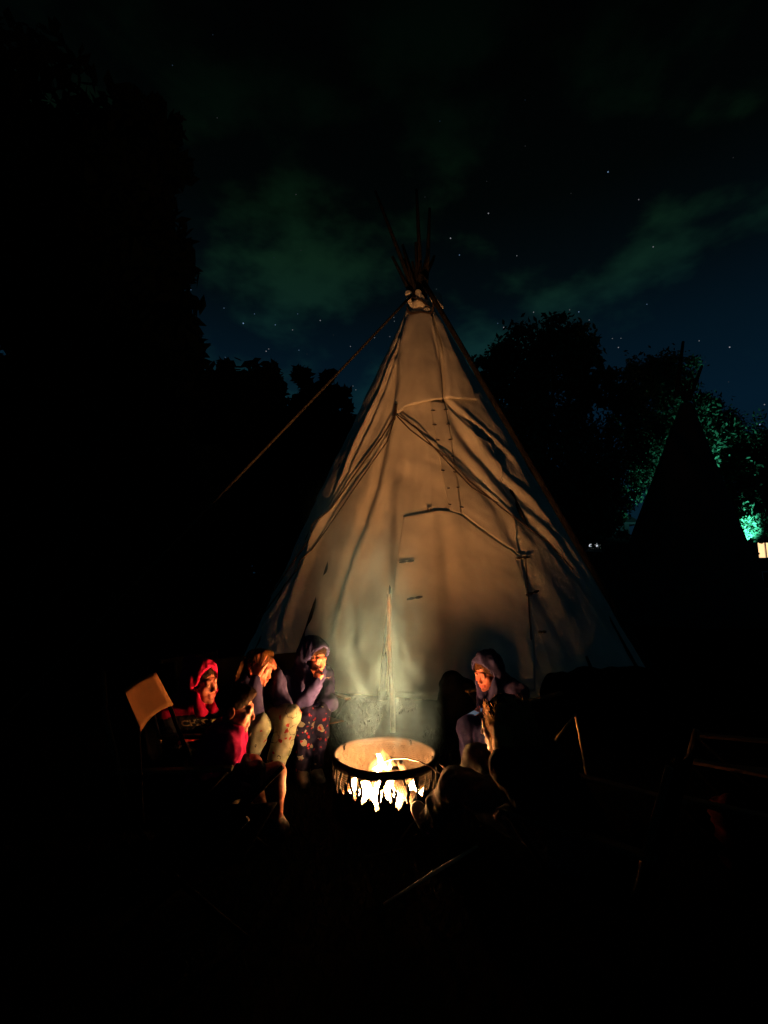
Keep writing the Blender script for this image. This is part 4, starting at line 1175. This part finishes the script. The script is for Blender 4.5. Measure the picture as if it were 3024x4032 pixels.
# --- person clutching head with both hands
def p_head_in_hands():
    H = Head(W(1022,2628,3.56), (.90,-.30,-.30), sc=.98)
    neck = W(983,2690,3.68); s = nrm(A(.45,.85,0))
    J = dict(neck=neck, pelvis=A(-1.03,3.86,.36), shR=neck-s*.155+A(0,0,-.04), shL=neck+s*.155+A(.04,0,-.04),
             elR=W(1003,2815,3.38), wrR=W(1006,2674,3.44), elL=W(1118,2780,3.58), wrL=W(1086,2634,3.67),
             knR=W(1012,2858,3.36), knL=W(1135,2822,3.48), anR=W(962,3060,3.36), anL=W(1075,3045,3.48), toR=W(985,3100,3.24), toL=W(1100,3080,3.36))
    hands = [((J['wrR']+A(0,0,.01), W(1034,2585,3.45)-W(1006,2662,3.43), A(.25,.95,.1)), dict(curl=(.14,.12,.12,.16), spread=.20, side=-1, thumb=.6)),
             ((J['wrL'], W(1060,2580,3.58)-W(1086,2630,3.67), A(-.85,-.1,-.3)), dict(curl=(.35,.35,.35,.35), spread=.22, side=1))]
    def hair(root, H):
        hair_cap(M_HAIRB)(root, H)
        rng = np.random.default_rng(3)
        def st(r): return (r.random(), r.random())
        def path(r, q):
            x = -.085 + .17*q[0]
            p0 = H.p(x*.8, -.05+.03*q[1], .10-.4*abs(x)); P = [p0, H.p(x*1.1, -.105, .03), H.p(x*1.15,-.11,-.06)]
            e = P[-1] + A(.01*r.normal(), .01*r.normal(), -.16-.08*q[1]) + A(-.01,-.03,0)
            return P + [P[-1]*.5+e*.5+A(-.015,0,0), e]
        strands(H, 420, st, path, rng, .0024).build('long_hair', M_HAIRB, root)
        def path2(r, q):
            x = -.06+.12*q[0]; p0 = H.p(x, .05, .108-.25*abs(x)); return [p0, H.p(x*1.15+.004*r.normal(), .01+.03*q[1], .132+.006*r.normal()-.3*abs(x)), H.p(x*1.25,-.06+.01*r.normal(),.118+.008*r.normal()-.4*abs(x))]
        strands(H, 120, st, path2, rng, .0014).build('loose_hair', M_HAIRG, root)
    person('person clutching head in both hands, navy top and cream patterned pants', A(-1.0,3.7,0), J, H, M_SKIN, M_NAVY2, M_CREAMP, hair=hair, hood=None, hands=hands, sleeve=.98, seed=2, topname='sweatshirt')
    place_chair(chair_light, (-1.05,3.84), (.6,-.6), 'camp chair under the person clutching their head')
p_head_in_hands()

# --- red hooded person with printed chest
def p_red_hood():
    H = Head(W(795,2690,3.28), (.90,-.42,.02), U=(-.10,0,1), sc=1.06)
    neck = W(752,2772,3.34); s = nrm(A(.86,.46,0))
    J = dict(neck=neck, pelvis=A(-1.46,3.52,.29), shR=neck-s*.165+A(0,0,-.04), shL=neck+s*.165+A(0,0,-.04),
             elR=W(662,2905,3.20), wrR=W(740,2985,3.06), elL=W(850,2900,3.36), wrL=W(830,2985,3.16),
             knR=A(-1.16,3.10,.27), knL=A(-1.04,3.30,.27), anR=A(-.95,3.10,.08), anL=A(-.80,3.32,.08), toR=A(-.88,3.10,.12), toL=A(-.72,3.32,.12))
    hands = [((J['wrR'], A(.6,-.3,-.1), A(0,0,-1)), dict(curl=(.5,)*4)), ((J['wrL'], A(-.2,-.6,-.1), A(0,0,-1)), dict(curl=(.5,)*4, side=-1))]
    r, t = person('person in red hood and black jacket with printed chest lettering', A(-1.4,3.5,0), J, H, M_SKIN, M_BLACKF, M_BLACKF, hair=hair_cap(M_HAIRD), hood='peak', hands=hands, hood_mat=M_RED, seed=3, topname='jacket')
    rt = nrm(A(.93,.25,0)); up = nrm(A(.05,-.25,1)); into = nrm(A(.25,.93,-.2))
    text_print('chest_lettering', 'CHICAGO', .058, M_PRINTT, t, t, W(768,2848,3.2), rt, up, into)
    bull = [(-.03,.045),(.03,.045),(.036,.02),(.022,0),(.020,-.035),(.010,-.055),(-.010,-.055),(-.020,-.035),(-.022,0),(-.036,.02)]
    V2, F = grid_fill([bull]); project_print('chest_emblem', V2, F, M_PRINTR, t, t, W(760,2892,3.2), rt, up, into)
    horn = [[(-.036,.03),(-.062,.036),(-.066,.062),(-.054,.048),(-.034,.046)], [(.036,.03),(.062,.036),(.066,.062),(.054,.048),(.034,.046)],
            [(-.036,-.052),(-.014,-.052),(-.020,-.076),(-.032,-.072)], [(-.010,-.06),(.010,-.06),(.006,-.078),(-.006,-.078)], [(.014,-.052),(.036,-.052),(.032,-.072),(.020,-.076)]]
    V2, F = grid_fill(horn); project_print('chest_emblem', V2, F, M_PRINTW, t, t, W(760,2892,3.2), rt, up, into, .0035)
    place_chair(chair_dark, (-1.50,3.50), (.75,-.5), 'dark camp chair under the person in the red hood')
p_red_hood()

# --- short-haired person in pink-red shirt, bare knees
def p_pink_shirt():
    H = Head(W(930,2788,2.886), (.95,.12,-.20), sc=1.04)
    neck = W(898,2880,2.876); s = nrm(A(-.20,.97,0))
    J = dict(neck=neck, pelvis=A(-.97,2.82,.29), shR=neck-s*.150+A(0.01,0,-.05), shL=neck+s*.13+A(.02,0,-.05),
             elR=W(858,2995,2.751), wrR=W(922,3058,2.732), elL=W(935,2985,3.001), wrL=W(952,3030,3.021),
             knR=W(1085,3045,2.809), knL=W(993,3012,3.001), anR=W(1085,3238,2.828), anL=W(1040,3205,2.982), toR=W(1112,3262,2.867), toL=W(1078,3225,3.040))
    hands = [((J['wrR'], A(.9,.25,.05), A(0,.2,-1)), dict(curl=(.35,)*4)), ((J['wrL'], A(.8,-.1,-.1), A(0,0,-1)), dict(curl=(.4,)*4, side=-1))]
    def hair(root, H):
        f = Field(H.c-.17, H.c+.17, 0.006)
        f.ell(H.p(0,-.026,.046), A(.079,.098,.080)*H.s, H.R, .01)
        f.ell(H.p(0,.02,.088), A(.060,.070,.040)*H.s, H.R, .02)
        f.ell(H.p(0,.115,-.02), A(.09,.07,.085)*H.s, H.R, .01, 'sub')
        f.ell(H.p(0,.03,-.115), A(.13,.13,.080)*H.s, H.R, .02, 'sub')
        V, F = f.mesh(); V = wrinkle(V, F, .006, 40, (1,1,1), 3); mesh_obj('short_hair', V, F, M_HAIRD, root)
    person('short-haired person in pink-red shirt and shorts with bare knees', A(-1.0,2.82,0), J, H, M_SKIN2, M_PINK, M_SHORTS, hair=hair, hands=hands, sleeve=0, leg_cover=.72, seed=4, fat=.84, topname='shirt', pantname='shorts')
    place_chair(chair_dark, (-1.05,2.80), (.95,.1), 'dark camp chair under the short-haired person in pink-red')
p_pink_shirt()

# --- hooded person looking down at a phone
def p_phone():
    H = Head(W(1916,2645,3.849), (-.72,-.62,-.32), sc=1.06)
    neck = W(1975,2706,3.978); s = nrm(A(.52,-.85,0))
    J = dict(neck=neck, pelvis=A(1.06,4.25,.29), shR=neck-s*.172+A(0,0,-.04), shL=neck+s*.172+A(0,0,-.01),
             elR=W(1898,2805,3.999), wrR=W(1898,2828,3.87), elL=W(2058,2815,3.60), wrL=W(1935,2850,3.75),
             knR=W(1838,2868,3.676), knL=W(1915,2895,3.590), anR=W(1862,3060,3.720), anL=W(1935,3090,3.633), toR=W(1830,3105,3.612), toL=W(1900,3130,3.526))
    ph = W(1874,2806,3.79)
    hands = [((J['wrR'], ph-J['wrR']+A(.02,0,-.02), A(.0,-.1,1)), dict(curl=(.5,.5,.55,.6), spread=.02, side=1)),
             ((J['wrL'], ph-J['wrL']+A(.03,0,-.04), A(-.2,.2,1)), dict(curl=(.5,.5,.55,.6), spread=.02, side=-1))]
    person('person in navy hood looking down at a phone', A(1.0,4.1,0), J, H, M_SKIN, M_NAVY2, M_GREYP, hair=hair_cap(M_HAIRB), hood='round', hands=hands, seed=6)
    # phone held in the hands
    p = empty('phone', ph); tag(p, 'phone held by the hooded person on the right', 'phone')
    R = Matrix.Translation(Vector(ph)) @ Matrix.Rotation(math.radians(35), 4, 'Z') @ Matrix.Rotation(math.radians(-14), 4, 'Y')
    c = MB().box((-.075,-.036,-.004),(.075,.036,.004), R).build('case', M_PHONE, p, smooth=False); bv = c.modifiers.new('b','BEVEL'); bv.width = .003; bv.segments = 2
    MB().box((-.070,-.032,.0042),(.070,.032,.0050), R).build('screen', emis('phone_screen', (.6,.75,1), .12), p, smooth=False)
    place_chair(chair_low, (1.08,4.22), (-.7,-.6), 'dark backless camp seat under the person with the phone')
p_phone()

# --- long-haired person from behind
def p_from_behind():
    H = Head(W(1982,2852,2.27), (-.82,.55,-.12), sc=1.0)
    neck = W(2045,2935,2.28); s = nrm(A(-.50,-.86,0))
    J = dict(neck=neck, pelvis=A(.80,2.20,.32), shR=neck-s*.17+A(0,0,-.04), shL=neck+s*.17+A(0,0,-.04),
             elR=W(2080,3060,2.45), wrR=W(2050,3130,2.40), elL=W(2080,3170,2.10), wrL=W(2070,3190,2.22),
             knR=W(1888,2990,2.66), knL=W(1800,3085,2.52), anR=W(1770,3180,2.84), anL=W(1690,3240,2.74), toR=W(1738,3175,2.90), toL=W(1645,3185,2.82))
    hands = [((J['wrR'], A(-.8,.3,-.3), A(0,0,-1)), dict(curl=(.5,)*4)), ((J['wrL'], A(-.8,.5,0), A(0,0,-1)), dict(curl=(.5,)*4, side=-1))]
    def hair(root, H):
        hair_cap(M_HAIRD)(root, H)
        f = Field(H.c-A(.3,.3,.42), H.c+A(.34,.3,.2), 0.008)
        f.ell(H.p(0,-.026,.034), A(.088,.104,.090)*H.s, H.R, .02)
        f.cone(H.p(0,-.040,-.02), H.p(.02,-.11,-.20), .074, .085, .05)
        f.cone(H.p(.05,-.03,-.06), H.p(.085,-.09,-.22), .040, .055, .04)
        f.cone(H.p(-.07,-.02,-.02), H.p(-.09,-.02,-.20), .045, .05, .04)
        f.ell(H.p(0,.125,-.04), A(.085,.085,.13)*H.s, H.R, .01, 'sub')
        V, F = f.mesh(); V = wrinkle(V, F, .012, 22, (2.5,2.5,.5), 9); mesh_obj('long_hair', V, F, M_HAIRL, root)
        rng = np.random.default_rng(4)
        def st(r): return (r.random(), r.random(), r.random())
        def path(r, q):
            a = 2*PI*q[0]; c = A(math.cos(a)*.086, -.026+math.sin(a)*.095, .03+.09*q[1]**1.5*math.cos(1.2*q[2]))
            k = 1.02+.05*r.random(); p = c*k; P = []; f1, f2 = r.random()*6, r.random()*6
            for i in range(7):
                P.append(H.p(*(p+A(.008*math.sin(i*1.7+f1), -.005*i+.008*math.cos(i*1.9+f2), -.05*i*(.6+.6*q[2])))))
                p = p*A(1.02,1.02,1)
            return P
        strands(H, 520, st, path, rng, .0011).build('loose_hair', M_HAIRL, root)
    r, t = person('long-haired person seen from behind with knees towards the fire', A(.8,2.25,0), J, H, M_SKIN, M_BLACKF, M_STONEP, hair=hair, hands=hands, seed=7, leg_cover=.8+.2, topname='sweatshirt', fat=1.05)
    f = Field(np.minimum(J['anR'],J['knR'])-.2, np.maximum(J['anR'],J['knR'])+.2, .009)
    f.cone(J['anR']+A(0,0,.01), J['anR']*.6+J['knR']*.4, .066, .072, .02)
    V, F = f.mesh(); V = wrinkle(V, F, .016, 30, (3,3,.5), 2); mesh_obj('sock', V, F, M_SOCK, r)
    place_chair(chair_dark, (.86,2.16), (-.75,.65), 'dark camp chair under the long-haired person seen from behind')
p_from_behind()

# ------------------------------------------------------------------ empty chairs
def director_chair(xy, face, label):
    r = make_chair(M_CHDARK, False, False); r.name = 'camp_chair'
    for sx in (-1, 1): MB().tube([A(sx*.25,-.20,.40), A(sx*.15,-.30,.74), A(sx*.148,-.40,.92)], .010, 7).build('back_post', M_CHDARK, r, local=True)
    n = 9; P = [A((a/(n-1)-.5)*.29, -.29-.03*math.sin(PI*a/(n-1))-.10*b/(n-1), .745+.155*b/(n-1)+.02*math.cos(PI*a/(n-1))) for a in range(n) for b in range(n)]
    F = [(i*n+j, i*n+j+1, (i+1)*n+j+1, (i+1)*n+j) for i in range(n-1) for j in range(n-1)]
    solidify(mesh_obj('backrest', P, F, M_CHCLOTH, r, local=True), .006)
    r.location = (xy[0], xy[1], 0); r.rotation_euler = (0, 0, math.atan2(-face[0], face[1])); tag(r, label, 'chair', 'camp chairs around the fire')
director_chair((-.77,2.36), (.97,-.05), 'tall empty camp chair with fire-lit orange backrest at far left')
place_chair(chair_light, (-1.35,4.05), (.8,-.5), 'empty camp chair behind the red hood, only its top corner lit')
def heap(label, lumps, seed):
    c = np.mean([p for p, r in lumps], axis=0); P = np.array([p for p, r in lumps])
    f = Field(P.min(0)-.4, P.max(0)+.35, .018)
    for p, r in lumps: f.ell(p, r, None, .08)
    V, F = f.mesh(); V = wrinkle(V, F, .06, 5, (1,1,1.4), seed)
    o = mesh_obj('blanket_heap', V, F, M_CHDARK, None, origin=(c[0], c[1], 0)); tag(o, label, 'blankets', 'dark heaps beside the tipi')
heap('wide dark heap of blankets against the tipi right of the phone user', [(A(2.05,4.95,.22),(.34,.25,.30)), (A(2.45,5.0,.22),(.38,.25,.34)), (A(1.72,4.9,.16),(.22,.2,.34))], 3)
heap('small dark heap against the tipi left of the phone user', [(A(.66,4.7,.22),(.14,.16,.32)), (A(.80,4.7,.2),(.14,.16,.28))], 7)
place_chair(chair_low, (1.62,2.30), (-.8,.6), 'nearest empty backless camp seat on the right')
place_chair(chair_low, (2.05,2.75), (-.95,.3), 'empty backless camp seat furthest to the right')

# red jacket lying over the outer chair
def jacket():
    c = W(2890,3270,2.28); f = Field(c-.25, c+.25, .009)
    f.cone(c+A(-.03,.0,.08), c+A(.02,0,-.10), .05, .09, .04); f.cone(c+A(.0,0,.10), c+A(.08,.05,.0), .04, .06, .04)
    V, F = f.mesh(); V = wrinkle(V, F, .04, 12, (1,1,2.2), 4)
    o = mesh_obj('jacket', V, F, M_REDD, None, origin=c-A(0,0,.2)); tag(o, 'crumpled red jacket at the lower right edge', 'jacket')
jacket()

# ------------------------------------------------------------------ stake, sticks, roasting wire
top = W(1529,2340,4.75); foot = A(W(1546,2690,4.75)[0], 4.75, -.05)
pts = [foot+(top-foot)*q+A(.006*math.sin(8*q),0,0) for q in np.linspace(0,1,12)]
o = MB().tube(pts, list(np.linspace(.026,.020,12)), 9).build('wooden_stake', M_STAKE, None, origin=(foot[0],foot[1],0)); tag(o, 'upright wooden stake behind the fire before the tipi', 'stake')
def stick(name, pts, r, m, label, cat):
    o = MB().tube(pts, r, 7).build(name, m, None, origin=pts[0]); tag(o, label, cat); return o
b = W(1882,3330,2.30); a = W(1668,3462,2.30); a = a+(a-b)*(a[2]/(b[2]-a[2]))
stick('stick', [a, a*.65+b*.35, a*.3+b*.7, b], [.004,.007,.009,.006], M_STICK, 'bright straight stick slanting up from the dark ground below the ring', 'stick')
a, b = G(1437,3374,.012), G(1585,3341,.012)
stick('twig', [a, a*.5+b*.5, b], [.006,.003,.003], M_STAKE, 'thin twig with a pale knob on the dark ground', 'twig')
a, b = G(1662,3210,.25), G(1555,3325,.02)
stick('grass_stalk', [W(1664,3205,2.86), W(1620,3245,2.84), W(1592,3285,2.82), W(1558,3330,2.80)], [.003,.004,.005,.004], M_STAKE, 'curved pale stalk beside the shoes', 'stalk')
pts = [W(1466,3026,3.18), W(1500,3003,3.12), W(1545,2988,3.04), W(1595,2984,2.98), W(1650,2998,2.92), W(1700,3024,2.86), W(1742,3052,2.80), W(1790,3075,2.72)]
top_ = W(2266,2812,2.82)
stick('stick', [G(1990,3240), W(2195,2905,2.75), top_], [.006,.007,.006], M_STAKE, 'added thin pole standing in for a fire-lit chair part, left of a pair', 'stick')  # leaning poles added in place of fire-lit chair frame parts
stick('stick', [G(2330,3190), W(2283,2905,2.84), top_], [.005,.007,.007], M_STAKE, 'added thin pole standing in for a fire-lit chair part, right of a pair', 'stick')
stick('roasting_wire', pts, .0045, M_WIRE, 'bent roasting wire reaching over the rim into the fire', 'roasting stick')
stick('stick', [W(1729,3008,2.84), W(1745,3018,2.83), W(1758,3036,2.82)], [.004,.005,.004], M_STAKE, 'short lit stick end beside the ring rim', 'stick')

# ------------------------------------------------------------------ stars
def build_stars():
    px = [(752,1141,.5),(882,1213,.5),(958,1273,1.3),(1002,1236,.5),(1084,1279,.7),(1152,1299,.5),(1172,1236,.4),(1261,1262,.7),(782,1438,1.0),(887,1407,.4),
          (1048,1383,.7),(1058,1374,.5),(1177,1379,.5),(1314,1456,1.0),(1380,1364,.6),(1475,1330,.5),(1401,1535,.5),(1468,1530,.5),(1446,1581,.5),(1774,938,.9),
          (2394,677,1.0),(2515,786,.5),(1923,840,.8),(1809,1004,.7),(2035,1007,.5),(2572,972,.6),(2101,1229,.6),(2243,1220,.4),(2279,1228,.8),(2320,1260,.5),
          (2547,1198,.5),(1983,1289,.7),(2435,1368,.7),(2445,1332,.4),(2411,1333,.4),(2753,1342,.5),(2873,1367,.9),(1960,1273,.4),(2993,1672,3.0),(3010,1593,.6),(1551,1250,.4),(1553,1265,.4),(1535,1325,.4),(1486,1520,.4),(1390,1520,.4)]
    rng = np.random.default_rng(21)
    D = 600.0; dirs = []; mag = []
    for u, v, m in px:
        dirs.append(nrm(ray(u, v))); mag.append(m)
    for k in range(520):
        d = nrm(rng.normal(size=3))
        if d[2] < .1: continue
        dirs.append(d); mag.append(.06+.16*rng.random()**3)
    bm = bmesh.new(); bmesh.ops.create_icosphere(bm, subdivisions=1, radius=1); sv = np.array([v.co for v in bm.verts]); sf = np.array([[v.index for v in f.verts] for f in bm.faces]); bm.free()
    V = []; F = []; C = []
    for i, (d, m) in enumerate(zip(dirs, mag)):
        V.append(sv*D*(.00078+.00042*min(m,1.6))+CAM+d*D); F.append(sf+i*len(sv))
        hue = rng.random(); c = A(.75+.2*hue, .9, 1.0) if hue > .3 else A(.35,.6,1.0)
        C.append(np.repeat((c*m*.30)[None], len(sv), 0))
    m = bpy.data.materials.new('starlight'); m.use_nodes = True; t = m.node_tree; t.nodes.clear()
    o = t.nodes.new('ShaderNodeOutputMaterial'); e = t.nodes.new('ShaderNodeEmission'); at = t.nodes.new('ShaderNodeAttribute'); at.attribute_name = 'tint'
    t.links.new(at.outputs['Color'], e.inputs[0]); t.links.new(e.outputs[0], o.inputs[0])
    m.cycles.emission_sampling = 'NONE'
    ob = mesh_obj('stars', np.concatenate(V), np.concatenate(F), m, None); set_tint(ob, np.concatenate(C)); tag(ob, 'scattered stars in the night sky', 'stars', kind='stuff')
build_stars()
